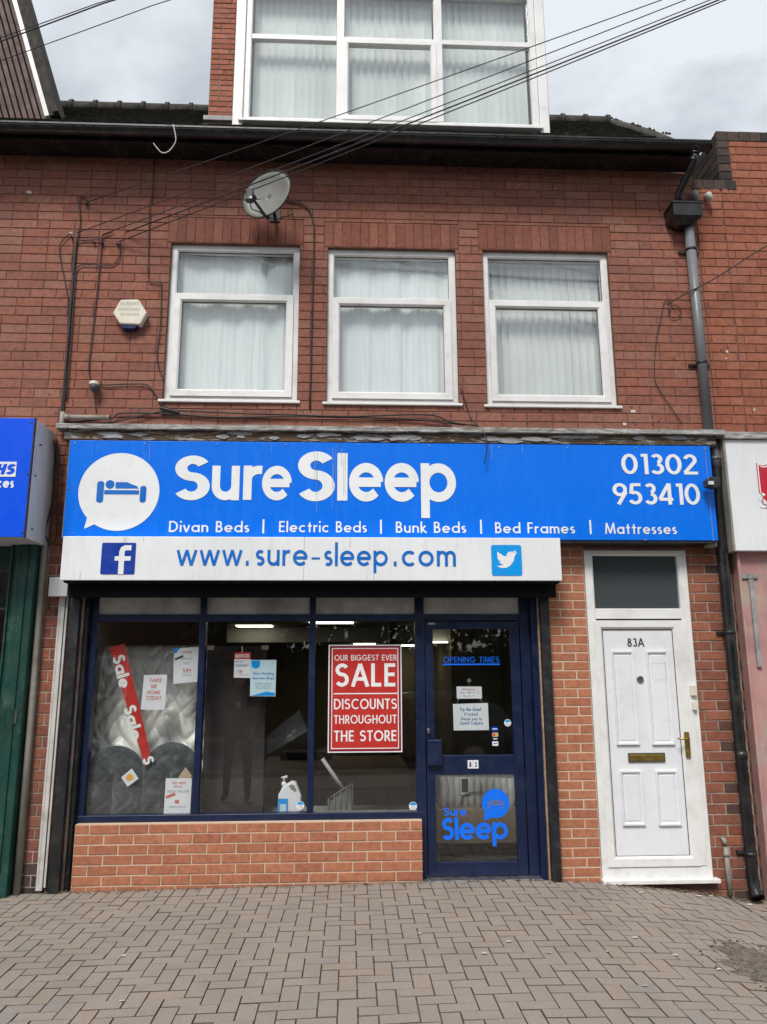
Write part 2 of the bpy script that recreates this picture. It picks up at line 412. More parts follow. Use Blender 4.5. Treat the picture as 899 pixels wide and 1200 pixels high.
M['glass_up'] = glass('upper_window_glass', (.962, .983, .978), .10)
M['glass_dark'] = glass('car_glass', (.25, .28, .28), .06)
t = NT('net_curtain')
cn = t.noise(14, 4, stretch=(3, 1, 0.15))
M['net'] = t.done(t.mix((.86, .86, .855), (.74, .76, .77), t.ramp(cn, [(0.3, 0.0), (0.7, 1.0)])), 0.9, 0, cn, 0.3, 0.01)
M['blind'] = paint('blind_fabric', (.76, .76, .74), 0.85, 0.06, 2)
M['blind_bright'] = paint('white_blind_fabric', (.84, .85, .84), 0.85, 0.05, 2)
t = NT('frosted_fanlight')
fn = t.noise(60, 5, 0.8)
fz = t.noise(16, 5, 0.8, stretch=(1, 1, 2))
M['fanlight'] = t.done(t.mix((.035, .042, .045), (.075, .09, .095), fn), 0.12, 0, fn, 0.15, 0.002, 0.7)
def emit(name, c, s_):
    t = NT(name); e = t.new('ShaderNodeEmission'); e.inputs[0].default_value = lin(c); e.inputs[1].default_value = s_
    t.l.new(e.outputs[0], t.out.inputs[0]); return t.mat
M['lamp'] = emit('lit_ceiling_panel', (1, .90, .70), 2.2)
M['skin'] = flat('skin', (.45, .25, .18), 0.6)
M['black_cloth'] = paint('black_clothing', (.018, .018, .022), 0.9, 0.1, 6)
M['hair'] = flat('brown_hair', (.05, .03, .02), 0.7)
M['car_paint'] = paint('dark_blue_car_paint', (.008, .012, .03), 0.12, 0.05, 2, bump=0.0, spec=0.8)
M['rubber'] = paint('tyre_rubber', (.02, .02, .02), 0.85)
M['leaf'] = paint('tree_foliage', (.045, .085, .022), 0.8, 0.3, 4)
M['bark'] = paint('bark', (.09, .065, .045), 0.95, 0.2, 9, bump=0.8)
M['render_wall'] = paint('pebbledash_wall', (.36, .31, .24), 0.95, 0.1, 2)
# ------------------------------------------------------------------ stroke lettering (flat vinyl and print)
def arc(cx, cy, rx, ry, a0, a1, n=None):
    n = n or max(4, int(abs(a1 - a0) / 12))
    return [(cx + rx * math.cos(R(a0 + (a1 - a0) * k / n)), cy + ry * math.sin(R(a0 + (a1 - a0) * k / n))) for k in range(n + 1)]
def glyph(ch, w, X=0.62):
    """centre-line strokes in a unit cap height, and the advance width"""
    h = w / 2; D = -0.30; r = X / 2; q = r - h
    def st(x, a=0.0, b=1.0): return [(x, a), (x, b)]
    G = {
     'o': ([arc(r, r, q, q, 0, 360)], X), 'c': ([arc(r, r, q, q, 48, 312)], X * .88),
     'e': ([arc(r, r, q, q, 0, 318), [(h, r), (X - h * .6, r)]], X),
     'a': ([arc(r, r, q, q, 0, 360), st(X - h, 0, X)], X), 'd': ([arc(r, r, q, q, 0, 360), st(X - h, 0, 1.02)], X),
     'b': ([arc(r, r, q, q, 0, 360), st(h, 0, 1.02)], X), 'p': ([arc(r, r, q, q, 0, 360), st(h, D, X)], X),
     'q': ([arc(r, r, q, q, 0, 360), st(X - h, D, X)], X),
     'g': ([arc(r, r, q, q, 0, 360), [(X - h, X)] + arc(r, D * .35, q, r * .72, 0, -160)], X),
     'n': ([st(h, 0, X), arc(h + (X * .82 - w) / 2, X - (X * .82) / 2, (X * .82 - w) / 2, X * .41 - h, 180, 0) + [(X * .82 - h, 0)]], X * .82),
     'h': ([st(h, 0, 1.02), arc(h + (X * .82 - w) / 2, X - (X * .82) / 2, (X * .82 - w) / 2, X * .41 - h, 180, 0) + [(X * .82 - h, 0)]], X * .82),
     'u': ([st(X * .82 - h, 0, X), [(h, X)] + arc(h + (X * .82 - w) / 2, X * .41, (X * .82 - w) / 2, X * .41 - h, 180, 360)], X * .82),
     'm': ([st(h, 0, X), arc(h + (X * .72 - w) / 2, X * .62, (X * .72 - w) / 2, X * .38 - h, 180, 0) + [(X * .72 - h, 0)],
            arc(h + (X * .72 - w) * 1.5, X * .62, (X * .72 - w) / 2, X * .38 - h, 180, 0) + [(X * 1.44 - 3 * h, 0)]], X * 1.44 - w),
     'r': ([st(h, 0, X), arc(h + X * .34, X * .60, X * .34, X * .40 - h, 180, 78)], X * .52),
     'i': ([st(h, 0, X), [(h, 0.84), (h, 0.84 + w * 1.25)]], w), 'l': ([st(h, 0, 1.02)], w),
     't': ([st(.20, 0, .88), [(.03, X - h), (.37, X - h)]], .38),
     'f': ([[(.15, 0), (.15, .8)] + arc(.15 + .14, .82, .14, .18 - h, 180, 80), [(0, X - h), (.32, X - h)]], .34),
     'k': ([st(h, 0, 1.02), [(h, X * .42), (X * .62, X)], [(w * .8, X * .52), (X * .74, 0)]], X * .76),
     'v': ([[(.03, X), (.25, 0)], [(.25, 0), (.47, X)]], .5),
     'w': ([[(.03, X), (.21, 0)], [(.21, 0), (.40, X)], [(.40, X), (.59, 0)], [(.59, 0), (.77, X)]], .8),
     'y': ([[(.03, X), (.26, .02)], [(.50, X), (.16, D)]], .53), 'z': ([[(0, X - h), (.42, X - h)], [(.42, X - h), (.03, h)], [(0, h), (.44, h)]], .45),
     's': ([arc(.19, X - h - (X - w) / 4, .19 - h, (X - w) / 4, 40, 270) + arc(.19, h + (X - w) / 4, .19 - h, (X - w) / 4, 90, -140)[1:]], .38),
     'D': ([st(h), [(0, h), (.25, h)] + arc(.25, .5, .44 - h, .5 - h, -90, 90) + [(0, 1 - h)]], .70),
     'B': ([st(h), [(0, h), (.28, h)] + arc(.28, .28, .24 - h, .28 - h, -90, 90) + [(0, .56 - h)], [(.26, .56 - h)] + arc(.26, .77 - h / 2, .20 - h, .23 - h / 2, -90, 90) + [(0, 1 - h)]], .53),
     'E': ([st(h), [(0, h), (.46, h)], [(0, .52), (.43, .52)], [(0, 1 - h), (.46, 1 - h)]], .48),
     'F': ([st(h), [(0, .50), (.41, .50)], [(0, 1 - h), (.44, 1 - h)]], .46),
     'M': ([[(.06, 0), (.16, 1)], [(.16, .97), (.45, .05)], [(.45, .05), (.74, .97)], [(.74, 1), (.84, 0)]], .9),
     'N': ([st(h), [(h * .9, .97), (.66 - h, .03)], st(.66 - h)], .68), 'H': ([st(h), st(.62 - h), [(0, .52), (.62, .52)]], .64),
     'S': ([arc(.30, 1 - h - (1 - w) * .235, .28 - h, (1 - w) * .235, 28, 270, 18) + arc(.29, h + (1 - w) * .265, .29 - h, (1 - w) * .265, 90, -150, 18)[1:]], .59),
     'O': ([arc(.44, .5, .44 - h, .5 - h, 0, 360)], .88), 'C': ([arc(.44, .5, .44 - h, .5 - h, 48, 312)], .76),
     'G': ([arc(.44, .5, .44 - h, .5 - h, 42, 350), [(.44, .46), (.88, .46)], ], .88),
     'U': ([[(h, 1)] + arc(.30, .32, .30 - h, .32 - h, 180, 360) + [(.60 - h, 1)]], .62),
     'T': ([st(.26), [(0, 1 - h), (.52, 1 - h)]], .53), 'I': ([st(h)], w), 'L': ([st(h), [(0, h), (.42, h)]], .44),
     'P': ([st(h), [(0, .44), (.26, .44)] + arc(.26, .72 - h / 2, .24 - h, .28 - h / 2, -90, 90) + [(0, 1 - h)]], .52),
     'R': ([st(h), [(0, .46), (.26, .46)] + arc(.26, .73 - h / 2, .24 - h, .27 - h / 2, -90, 90) + [(0, 1 - h)], [(.26, .46), (.50, 0)]], .54),
     'A': ([[(.04, 0), (.35, .98)], [(.35, .98), (.66, 0)], [(.15, .33), (.55, .33)]], .70),
     'V': ([[(.04, 1), (.33, 0)], [(.33, 0), (.62, 1)]], .66), 'K': ([st(h), [(h, .42), (.5, 1)], [(w, .52), (.56, 0)]], .58),
     'Y': ([[(.03, 1), (.29, .46)], [(.55, 1), (.29, .46)], [(.29, .48), (.29, 0)]], .58),
     'W': ([[(.03, 1), (.25, 0)], [(.25, 0), (.47, 1)], [(.47, 1), (.69, 0)], [(.69, 0), (.91, 1)]], .94),
     '0': ([arc(.30, .5, .30 - h, .5 - h, 0, 360)], .60), '1': ([st(.26), [(.26, 1 - h), (.08, 1 - h)]], .34),
     '2': ([arc(.27, .71, .25 - h, .29 - h, 165, -25) + [(.05, h * 1.2)], [(0.02, h), (.53, h)]], .54),
     '3': ([arc(.26, .75, .22 - h, .25 - h, 150, -80) , arc(.26, .28, .26 - h, .28 - h, 85, -150)], .52),
     '4': ([[(.43, 0), (.43, 1)], [(.41, .98), (.05, .26)], [(.03, .25), (.56, .25)]], .57),
     '5': ([[(.48, 1 - h), (.16, 1 - h)], [(.15, .98), (.10, .50)], arc(.24, .32, .28 - h, .32 - h, 128, -150)], .53),
     '6': ([arc(.28, .31, .28 - h, .31 - h, 0, 360), [(.05, .42), (.36, 1)]], .56),
     '8': ([arc(.26, .75, .21 - h, .25 - h, 0, 360), arc(.26, .28, .26 - h, .28 - h, 0, 360)], .52),
     '9': ([arc(.28, .69, .28 - h, .31 - h, 0, 360), [(.51, .58), (.20, 0)]], .56),
     '7': ([[(0, 1 - h), (.5, 1 - h)], [(.48, 1 - h), (.14, 0)]], .5),
     '.': ([[(h, 0), (h, w * 1.2)]], w * 1.2), '-': ([[(0, .30), (.30, .30)]], .32), '|': ([[(h, -.18), (h, 1.12)]], w),
     '!': ([[(h, .28), (h, 1)], [(h, 0), (h, .13)]], w), '/': ([[(0, 0), (.3, 1)]], .3), ' ': ([], .32),
     '%': ([arc(.15, .8, .12, .16, 0, 360), arc(.55, .2, .12, .16, 0, 360), [(.1, 0), (.6, 1)]], .7),
    }
    return G.get(ch, G['o'])
def stroke_quads(pts, w):
    h = w / 2; n = len(pts); L = []; Rr = []
    closed = n > 6 and math.hypot(pts[0][0] - pts[-1][0], pts[0][1] - pts[-1][1]) < 1e-6
    for i in range(n):
        def dr(a, b):
            dx, dy = pts[b][0] - pts[a][0], pts[b][1] - pts[a][1]; l = math.hypot(dx, dy) or 1e-9
            return dx / l, dy / l
        if closed and i in (0, n - 1): d1, d2 = dr(n - 2, n - 1), dr(0, 1)
        else: d1 = dr(max(i - 1, 0), max(i, 1)); d2 = dr(min(i, n - 2), min(i + 1, n - 1))
        tx, ty = d1[0] + d2[0], d1[1] + d2[1]; l = math.hypot(tx, ty) or 1e-9; tx /= l; ty /= l
        k = min(1.6, 1 / max(0.5, tx * d1[0] + ty * d1[1]))
        L.append((pts[i][0] - ty * h * k, pts[i][1] + tx * h * k)); Rr.append((pts[i][0] + ty * h * k, pts[i][1] - tx * h * k))
    return [[Rr[i], Rr[i + 1], L[i + 1], L[i]] for i in range(n - 1)]
def text_quads(s, w, X=0.62, track=0.10):
    out = []; x = 0.0
    for ch in s:
        g, adv = glyph(ch, w, X)
        for st in g:
            for qd in stroke_quads(st, w): out.append([(p[0] + x, p[1]) for p in qd])
        x += adv + track
    return out, x - track
def inside(p, x, y):
    c = False; j = len(p) - 1
    for i in range(len(p)):
        if (p[i][1] > y) != (p[j][1] > y) and x < (p[j][0] - p[i][0]) * (y - p[i][1]) / (p[j][1] - p[i][1]) + p[i][0]: c = not c
        j = i
    return c
def union(polys):
    """non-overlapping triangles covering the union of the polygons, one touching cluster at a time"""
    items = [(p, min(q[0] for q in p), max(q[0] for q in p), min(q[1] for q in p), max(q[1] for q in p)) for p in polys]
    cl = []
    for it in items:
        hit = [c for c in cl if c[1] < it[2] + 1e-5 and c[2] > it[1] - 1e-5 and c[3] < it[4] + 1e-5 and c[4] > it[3] - 1e-5]
        m_ = [[it], it[1], it[2], it[3], it[4]]
        for c in hit:
            m_[0] += c[0]; m_[1] = min(m_[1], c[1]); m_[2] = max(m_[2], c[2]); m_[3] = min(m_[3], c[3]); m_[4] = max(m_[4], c[4])
            cl.remove(c)
        cl.append(m_)
    V_, F_ = [], []
    for c in cl:
        vs = []; fs = []
        for (p, *_b) in c[0]:
            a = sum(p[i][0] * p[(i + 1) % len(p)][1] - p[(i + 1) % len(p)][0] * p[i][1] for i in range(len(p)))
            if abs(a) < 1e-12: continue
            if a < 0: p = p[::-1]
            n = len(vs); vs += [Vector((q[0] * 50, q[1] * 50)) for q in p]; fs.append(list(range(n, n + len(p))))
        if not fs: continue
        r = delaunay_2d_cdt(vs, [], fs, 0, 1e-5)
        base = len(V_); V_ += [(v[0] / 50, v[1] / 50) for v in r[0]]
        for f in r[2]:
            x = sum(V_[base + k][0] for k in f) / len(f); y = sum(V_[base + k][1] for k in f) / len(f)
            if any(b[1] <= x <= b[2] and b[3] <= y <= b[4] and inside(b[0], x, y) for b in c[0]): F_.append([base + k for k in f])
    return V_, F_
def polys_mesh(polys, Y, mb=None):
    """union of flat polygons given in world x, z laid on the plane y = Y, facing -y"""
    mb = mb or MB()
    v, f = union(polys); n = len(mb.v)
    mb.v += [(p[0], Y, p[1]) for p in v]
    for t_ in f: mb.face([n + i for i in t_])
    return mb
def text_polys(s, x0, x1, z0, cap, w=0.12, X=0.62, track=0.10, rot=0.0, sx=None, center=None):
    """text with its left and right ends at x0, x1 and baseline z0; rot turns it about its left end"""
    q, W = text_quads(s, w, X, track)
    k = (x1 - x0) / W if sx is None else sx
    c_, s_ = math.cos(rot), math.sin(rot); out = []
    for p in q:
        o = []
        for a, b in p:
            a, b = a * k, b * cap
            o.append((x0 + a * c_ - b * s_, z0 + a * s_ + b * c_))
        out.append(o)
    return out
def px_text(s, pxa, pxb, pybase, pytop, Y, **kw):
    xa, za = at(pxa, pybase, Y); xb, zb = at(pxb, pybase, Y)
    _, zt = at((pxa + pxb) / 2, pytop, Y)
    return text_polys(s, xa, xb, (za + zb) / 2, zt - (za + zb) / 2, **kw)
def circle(cx, cz, rx, rz=None, n=48):
    rz = rz or rx
    return [(cx + rx * math.cos(2 * math.pi * k / n), cz + rz * math.sin(2 * math.pi * k / n)) for k in range(n)]
def rpoly(x0, x1, z0, z1): return [(x0, z0), (x1, z0), (x1, z1), (x0, z1)]
def rrect(x0, x1, z0, z1, r, n=5):
    o = []
    for cx, cz, a in ((x1 - r, z0 + r, -90), (x1 - r, z1 - r, 0), (x0 + r, z1 - r, 90), (x0 + r, z0 + r, 180)):
        o += [(cx + r * math.cos(R(a + 90 * k / n)), cz + r * math.sin(R(a + 90 * k / n))) for k in range(n + 1)]
    return o

# ------------------------------------------------------------------ bricks
def unit_block(ch_u, ch_v, jit=0.0, depth=1.0):
    """unit block centred on 0 in x, z; front at y = 0, back at y = depth; chamfered front"""
    a, b = 0.5, 0.5; i, j = 0.5 - ch_u, 0.5 - ch_v
    def J(): return random.uniform(-jit, jit)
    out = [(-a, -b), (a, -b), (a, b), (-a, b)]
    inn = [(-i + J(), -j + J()), (i + J(), -j + J()), (i + J(), j + J()), (-i + J(), j + J())]
    v = [(p[0], 0.0, p[1]) for p in inn] + [(p[0], 0.004, p[1]) for p in out] + [(p[0], depth, p[1]) for p in out]
    f = [(0, 1, 2, 3)]
    for k in range(4):
        q = (k + 1) % 4
        f += [(4 + k, 4 + q, q, k), (8 + k, 8 + q, 4 + q, 4 + k)]
    return v, f
BLOCKS = [unit_block(0.016, 0.045, 0.012, 0.05) for _ in range(5)]
def block_mesh(name, k, mat):
    me = bpy.data.meshes.new(name); v, f = BLOCKS[k]
    me.from_pydata(v, [], f); me.materials.append(mat); me.update(); return me
def lay(x0, x1, z0, z1, px, pz, holes=(), joint=0.009, off=0.0, soldier=False, mat='brick_old', irregular=0.0, Y=0.0):
    out = []; row = 0; z = z0
    while z < z1 - 0.01:
        zt = min(z + pz, z1)
        x = x0 - ((off + (row % 2) * 0.5) % 1.0) * px - (random.uniform(0, px) if irregular and random.random() < irregular else 0)
        while x < x1 - 0.005:
            L = px * (0.5 if irregular and random.random() < irregular * 0.35 else 1.0)
            a, b = max(x, x0), min(x + L, x1)
            rs = [(a, b, z, zt)]
            for (hx0, hx1, hz0, hz1) in holes:
                nr = []
                for (ra, rb, rc, rd) in rs:
                    if ra >= hx1 or rb <= hx0 or rc >= hz1 or rd <= hz0: nr.append((ra, rb, rc, rd)); continue
                    if ra < hx0: nr.append((ra, hx0, rc, rd))
                    if rb > hx1: nr.append((hx1, rb, rc, rd))
                    ma, mb_ = max(ra, hx0), min(rb, hx1)
                    if rc < hz0: nr.append((ma, mb_, rc, hz0))
                    if rd > hz1: nr.append((ma, mb_, hz1, rd))
                rs = nr
            for (ra, rb, rc, rd) in rs:
                if rb - ra > 0.028 and rd - rc > 0.02:
                    out.append(((ra + rb) / 2, (rc + rd) / 2, rb - ra - joint, rd - rc - joint, mat, Y))
            x += L
        z += pz; row += 1
    return out
def proj_area(b):
    d = Vector((b[0], b[5], b[1])) - CAM
    return b[2] * b[3] / (d.dot(fw) ** 2)
_bm = {}
def place_bricks(lst, parent, limit=300, name='brick', stuffname='brickwork'):
    po = WORG[parent.name]
    def vis(b):
        d = Vector((b[0], b[5], b[1])) - CAM; z = d.dot(fw)
        x_ = 449.5 + FPX * d.dot(rt) / z; y_ = 600 - FPX * d.dot(up) / z
        return -5 < x_ < 904 and -5 < y_ < 1205
    order = sorted(range(len(lst)), key=lambda i: (-vis(lst[i]), -proj_area(lst[i])))
    single = set(order[:limit]); rest = {}
    for i, b in enumerate(lst):
        k = random.randrange(5); yy = b[5] - 0.006 + random.uniform(-.0015, .0015)
        rot = random.gauss(0, .003)
        if i in single:
            key = (k, b[4])
            if key not in _bm: _bm[key] = block_mesh('brick_' + b[4], k, M[b[4]])
            o = bpy.data.objects.new(name, _bm[key]); col.objects.link(o); o.parent = parent
            o.location = (b[0] - po.x, yy - po.y, b[1] - po.z); o.scale = (b[2], 1, b[3]); o.rotation_euler = (random.gauss(0, .004), rot, random.gauss(0, .004))
        else:
            mb = rest.setdefault('s', (MB(), []))
            if b[4] not in mb[1]: mb[1].append(b[4])
            mm = mb[0]; mm.mi = mb[1].index(b[4]); v, f = BLOCKS[k]; n = len(mm.v); c_, s_ = math.cos(rot), math.sin(rot)
            for (x, y, z) in v:
                X_, Z_ = x * b[2], z * b[3]
                mm.v.append((b[0] + X_ * c_ - Z_ * s_, yy + y, b[1] + X_ * s_ + Z_ * c_))
            for q in f: mm.face([n + t_ for t_ in q])
    for mm, ms in rest.values():
        build(stuffname, mm, [M[k] for k in ms], parent, kind='stuff')
def holed_wall(mb, x0, x1, z0, z1, Y, holes, depth=0.12):
    xs = sorted({x0, x1} | {min(max(h[k], x0), x1) for h in holes for k in (0, 1)})
    zs = sorted({z0, z1} | {min(max(h[k], z0), z1) for h in holes for k in (2, 3)})
    for a, b in zip(xs, xs[1:]):
        for c, d in zip(zs, zs[1:]):
            if any(h[0] < (a + b) / 2 < h[1] and h[2] < (c + d) / 2 < h[3] for h in holes): continue
            mb.poly([(a, Y, c), (b, Y, c), (b, Y, d), (a, Y, d)])
    for hx0, hx1, hz0, hz1 in holes:
        mb.poly([(hx0, Y, hz0), (hx0, Y, hz1), (hx0, Y + depth, hz1), (hx0, Y + depth, hz0)])
        mb.poly([(hx1, Y, hz0), (hx1, Y + depth, hz0), (hx1, Y + depth, hz1), (hx1, Y, hz1)])
        mb.poly([(hx0, Y, hz1), (hx1, Y, hz1), (hx1, Y + depth, hz1), (hx0, Y + depth, hz1)])
        mb.poly([(hx0, Y, hz0), (hx0, Y + depth, hz0), (hx1, Y + depth, hz0), (hx1, Y, hz0)])
    return mb

# ================================================================== GROUND
def gz(x, y):
    z = -0.035
    if x < 0.8: z += 0.012 * (max(x, -6) - 0.8)
    if x > 1.2:
        u = min(x, 3.3) - 1.2; z -= 0.042 * u * u
        if x > 3.3: z -= 0.03 * min(x - 3.3, 5)
    z += 0.004 * math.sin(x * 1.7 + y * 2.3) * min(1, max(0, -y))
    return z
gm = MB()
xs = [-250, -60, -20, -8] + [-6 + 0.25 * k for k in range(49)] + [8, 20, 60, 250]
ys = [-7.3, -6.5, -5.5, -5, -4.5, -4, -3.5, -3, -2.5, -2, -1.5, -1, -.5, 0.02, 0.12]
for j in range(len(ys) - 1):
    for i in range(len(xs) - 1):
        gm.poly([(xs[i], ys[j], gz(xs[i], ys[j]) - .008), (xs[i + 1], ys[j], gz(xs[i + 1], ys[j]) - .008), (xs[i + 1], ys[j + 1], gz(xs[i + 1], ys[j + 1]) - .008), (xs[i], ys[j + 1], gz(xs[i], ys[j + 1]) - .008)])
pavement = build('pavement', gm, M['paver_joint'], kind='structure', origin=(0, 0, 0))
rd = MB(); rd.poly([(-250, -250, -.24), (250, -250, -.24), (250, -7.45, -.24), (-250, -7.45, -.24)])
build('road', rd, M['tarmac'], kind='structure', origin=(0, 0, 0))
fpv = MB().box(-60, 60, -15.9, -14.0, -.3, -.12)
build('far_pavement', fpv, M['concrete'], kind='structure')
for k in range(22):
    kb = MB().box(-10 + k * .92, -10 + k * .92 + .91, -7.45, -7.32, -.35, -.075 - .0 * k)
    build('kerb_stone', kb, M['concrete'], pavement, bevel=.01)
lw = MB().box(-60, 60, 0.13, 60, -1.2, -.32)
build('ground', lw, M['concrete'], kind='structure')
# block pavers: herringbone, a soldier course along the building, stretcher courses at both ends
pv = []
X0, X1, YF, YN = -2.48, 3.12, -0.235, -6.4
n = 0.1015
for i in range(-1, int((X1 - X0) / n) + 2):
    for j in range(-1, int((YF - YN) / n) + 2):
        c_ = (i - j) % 4
        if c_ == 0: a, b, cx, cy = 2 * n, n, X0 + (i + 1) * n, YF - (j + .5) * n
        elif c_ == 3: a, b, cx, cy = n, 2 * n, X0 + (i + .5) * n, YF - (j + 1) * n + n
        else: continue
        if c_ == 3: cy = YF - (j + 1) * n
        xa, xb = max(cx - a / 2, X0), min(cx + a / 2, X1); ya, yb = max(cy - b / 2, YN), min(cy + b / 2, YF)
        if xb - xa > .03 and yb - ya > .03: pv.append(((xa + xb) / 2, (ya + yb) / 2, xb - xa, yb - ya))
for i in range(int((X1 - X0) / n)):
    pv.append((X0 + (i + .5) * n, -0.13, n, .2))
for (xa, xb) in ((-4.6, X0), (X1, 4.9)):
    for j in range(62):
        y = -0.08 - j * n; x = xa - (j % 2) * n
        while x < xb:
            a, b = max(x, xa), min(x + .203, xb)
            if b - a > .03: pv.append(((a + b) / 2, y, b - a, n))
            x += .203
def pav_key(p):
    d = Vector((p[0], p[1], gz(p[0], p[1]))) - CAM; z = d.dot(fw)
    if z < .2: return -1
    x_ = 449.5 + FPX * d.dot(rt) / z; y_ = 600 - FPX * d.dot(up) / z
    if not (-10 < x_ < 909 and y_ < 1215): return 0
    return p[2] * p[3] / z ** 3
order = sorted(range(len(pv)), key=lambda i: -pav_key(pv[i])); single = set(order[:300])
PAVB = []
for _ in range(4):
    v, f = unit_block(.016, .016, .005, .05)
    PAVB.append(([(x, z, -y) for (x, y, z) in v], f))
for k in range(4):
    pass
pm = []
for v, f in PAVB:
    me = bpy.data.meshes.new('paver'); me.from_pydata(v, [], [tuple(q) for q in f]); me.materials.append(M['paver']); me.materials.append(M['paver_joint'])
    me.polygons.foreach_set('material_index', [0] + [1, 1] * 4); me.update(); pm.append(me)
rest = MB()
for i, (cx, cy, a, b) in enumerate(pv):
    z = gz(cx, cy) + random.uniform(-.002, .002); e = .05
    sx_ = math.atan2(gz(cx + e, cy) - gz(cx - e, cy), 2 * e) + random.gauss(0, .006)
    sy_ = math.atan2(gz(cx, cy + e) - gz(cx, cy - e), 2 * e) + random.gauss(0, .006)
    k = random.randrange(4); tw = random.gauss(0, .006); jx, jy = a - .0045, b - .0045
    if i in single:
        o = bpy.data.objects.new('paver', pm[k]); col.objects.link(o); o.parent = pavement
        o.location = (cx, cy, z); o.scale = (jx, jy, 1); o.rotation_euler = (sy_, -sx_, tw)
    else:
        v, f = PAVB[k]; m0 = len(rest.v); ca, sa = math.cos(tw), math.sin(tw)
        for (x, y, zz) in v:
            x, y = x * jx, y * jy
            rest.v.append((cx + x * ca - y * sa, cy + x * sa + y * ca, z + zz + x * math.tan(sx_) + y * math.tan(sy_)))
        for qi, q in enumerate(f):
            rest.mi = 1 if qi else 0; rest.face([m0 + t_ for t_ in q])
build('block_paving', rest, [M['paver'], M['paver_joint']], pavement, kind='stuff')
# ================================================================== MAIN BUILDING
B = tag(empty('terraced_building', (0, 0.1, 0)), 'red brick terraced building with three white upstairs windows, a roof dormer and the bed shop', 'building')
W1 = rect((204, 287), (352, 290), (348, 474), (190, 468), .04)
W2 = rect((385, 292), (533, 296), (537, 475), (382, 473), .04)
W3 = rect((565, 297), (710, 297), (723, 477), (570, 477), .04)
WINS = [W1, W2, W3]
SHOP = (-2.26, 1.655, -.4, 2.40)
DOOR = (2.092, 3.018, -.055, 2.682)
XL, XR = -6.5, 3.42
holes = [tuple(w) for w in WINS]
mb = MB()
holed_wall(mb, XL, XR, 2.70, 6.55, .0, holes, .14)
mb.mi = 1
holed_wall(mb, -2.62, XR, -.6, 2.70, .0, [SHOP, DOOR], .14)
wall = build('wall', mb, [M['mortar_old'], M['mortar_pier']], B, origin=(0, 0, 0))
# riser and centre pier mortar, a few mm proud of the old mortar
mb = MB(); mb.box(-2.20, .617, .015, .30, -.4, .425)
build('stall_riser', mb, M['mortar_new'], B)
mb = MB(); mb.box(1.66, 2.088, -.002, .1, -.4, 2.9)
build('pier_backing', mb, M['mortar_new'], B)
# bricks
sold = []
holes_b = list(holes)
for w in WINS:
    x0, x1, z0, z1 = w
    holes_b.append((x0 - .035, x1 + .035, z1, z1 + .268))
    k = int(round((x1 - x0 + .07) / .087)); pw = (x1 - x0 + .07) / k
    for i in range(k): sold.append((x0 - .035 + (i + .5) * pw, z1 + .134, pw - .006, .262, 'brick_soldier', 0))
zb = W1[2] - .0885 * 5
bl = lay(XL, XR, zb, 6.53, .2360, .0888, holes_b, .0065, 0, irregular=.12)
bl += sold
bl += [b[:4] + (('brick_blue' if b[1] < .17 else 'brick_pier'), b[5]) for b in lay(-2.585, -2.262, -.30, zb, .2360, .0888, [], .012, .2, mat='brick_pier')]
bl += lay(-2.203, .622, .425 - .0775 * 10, .425, .2365, .0775, [], .011, 0, mat='brick_new', Y=.015)
bl += lay(1.656, 2.09, .425 - .0755 * 10, 2.86, .2300, .0755, [], .011, .12, mat='brick_new')
rp_ = lay(3.02, XR, -.4, 3.66, .2300, .0845, [], .012, .3, mat='brick_patchy')
bl += [b[:4] + (('brick_dark' if b[0] > 3.2 or (b[1] < .2 and random.random() < .4) else 'brick_patchy'), b[5]) for b in rp_]
place_bricks(bl, B, 300)
# body behind: sides, rear, ceilings
mb = MB()
mb.box(XL, XL + .1, .3, 9.6, -.4, 6.5); mb.box(3.30, 3.40, .3, 9.6, -.4, 6.5); mb.box(XL, 3.4, 9.6, 9.7, -.4, 6.5)
mb.box(XL, 3.3, .14, 9.6, 2.95, 3.05)
build('inner_walls', mb, M['dark_room'], B)
# upstairs room lining behind the windows
mb = MB(); mb.box(XL + .1, 3.3, 3.2, 3.3, 3.05, 6.5); build('room_partition', mb, M['plaster'], B)

def upvc_window(w, ztr, nlabel=None):
    x0, x1, z0, z1 = w; y = .04
    f = MB(); f.ring(x0, x1, z0, z1, .062, y, y + .075, .012)
    f.box(x0 + .062, x1 - .062, y + .006, y + .07, ztr - .03, ztr + .03)
    win = build('window', f, M['upvc_old'], B, bevel=.003)
    s = MB(); s.ring(x0 + .052, x1 - .052, z0 + .05, ztr + .012, .068, y - .016, y + .05, .014)
    build('sash', s, M['upvc'], win, bevel=.003)
    for (a, b, c, d) in ((x0 + .118, x1 - .118, z0 + .116, ztr - .054), (x0 + .06, x1 - .06, ztr + .028, z1 - .06)):
        p = MB(); p.poly([(a, y + .035, c), (b, y + .035, c), (b, y + .035, d), (a, y + .035, d)])
        p.poly([(a, y + .055, c), (a, y + .055, d), (b, y + .055, d), (b, y + .055, c)])
        build('pane', p, M['glass_up'], win)
    g = MB(); g.ring(x0 + .116, x1 - .116, z0 + .114, ztr - .052, .006, y + .012, y + .03)
    g.ring(x0 + .058, x1 - .058, ztr + .026, z1 - .058, .006, y + .02, y + .035)
    build('gasket', g, M['ink'], win)
    sl = MB(); sl.prism(rpoly(x0 - .035, x1 + .03, z0 - .028, z0 - .004), -.032, y + .02)
    build('sill', sl, M['upvc'], win, bevel=.004)
    return win
ztr = [(at(198, 346, .04)[1]), at(384, 351, .04)[1], at(568, 354, .04)[1]]
for w, zt in zip(WINS, ztr): upvc_window(w, zt)

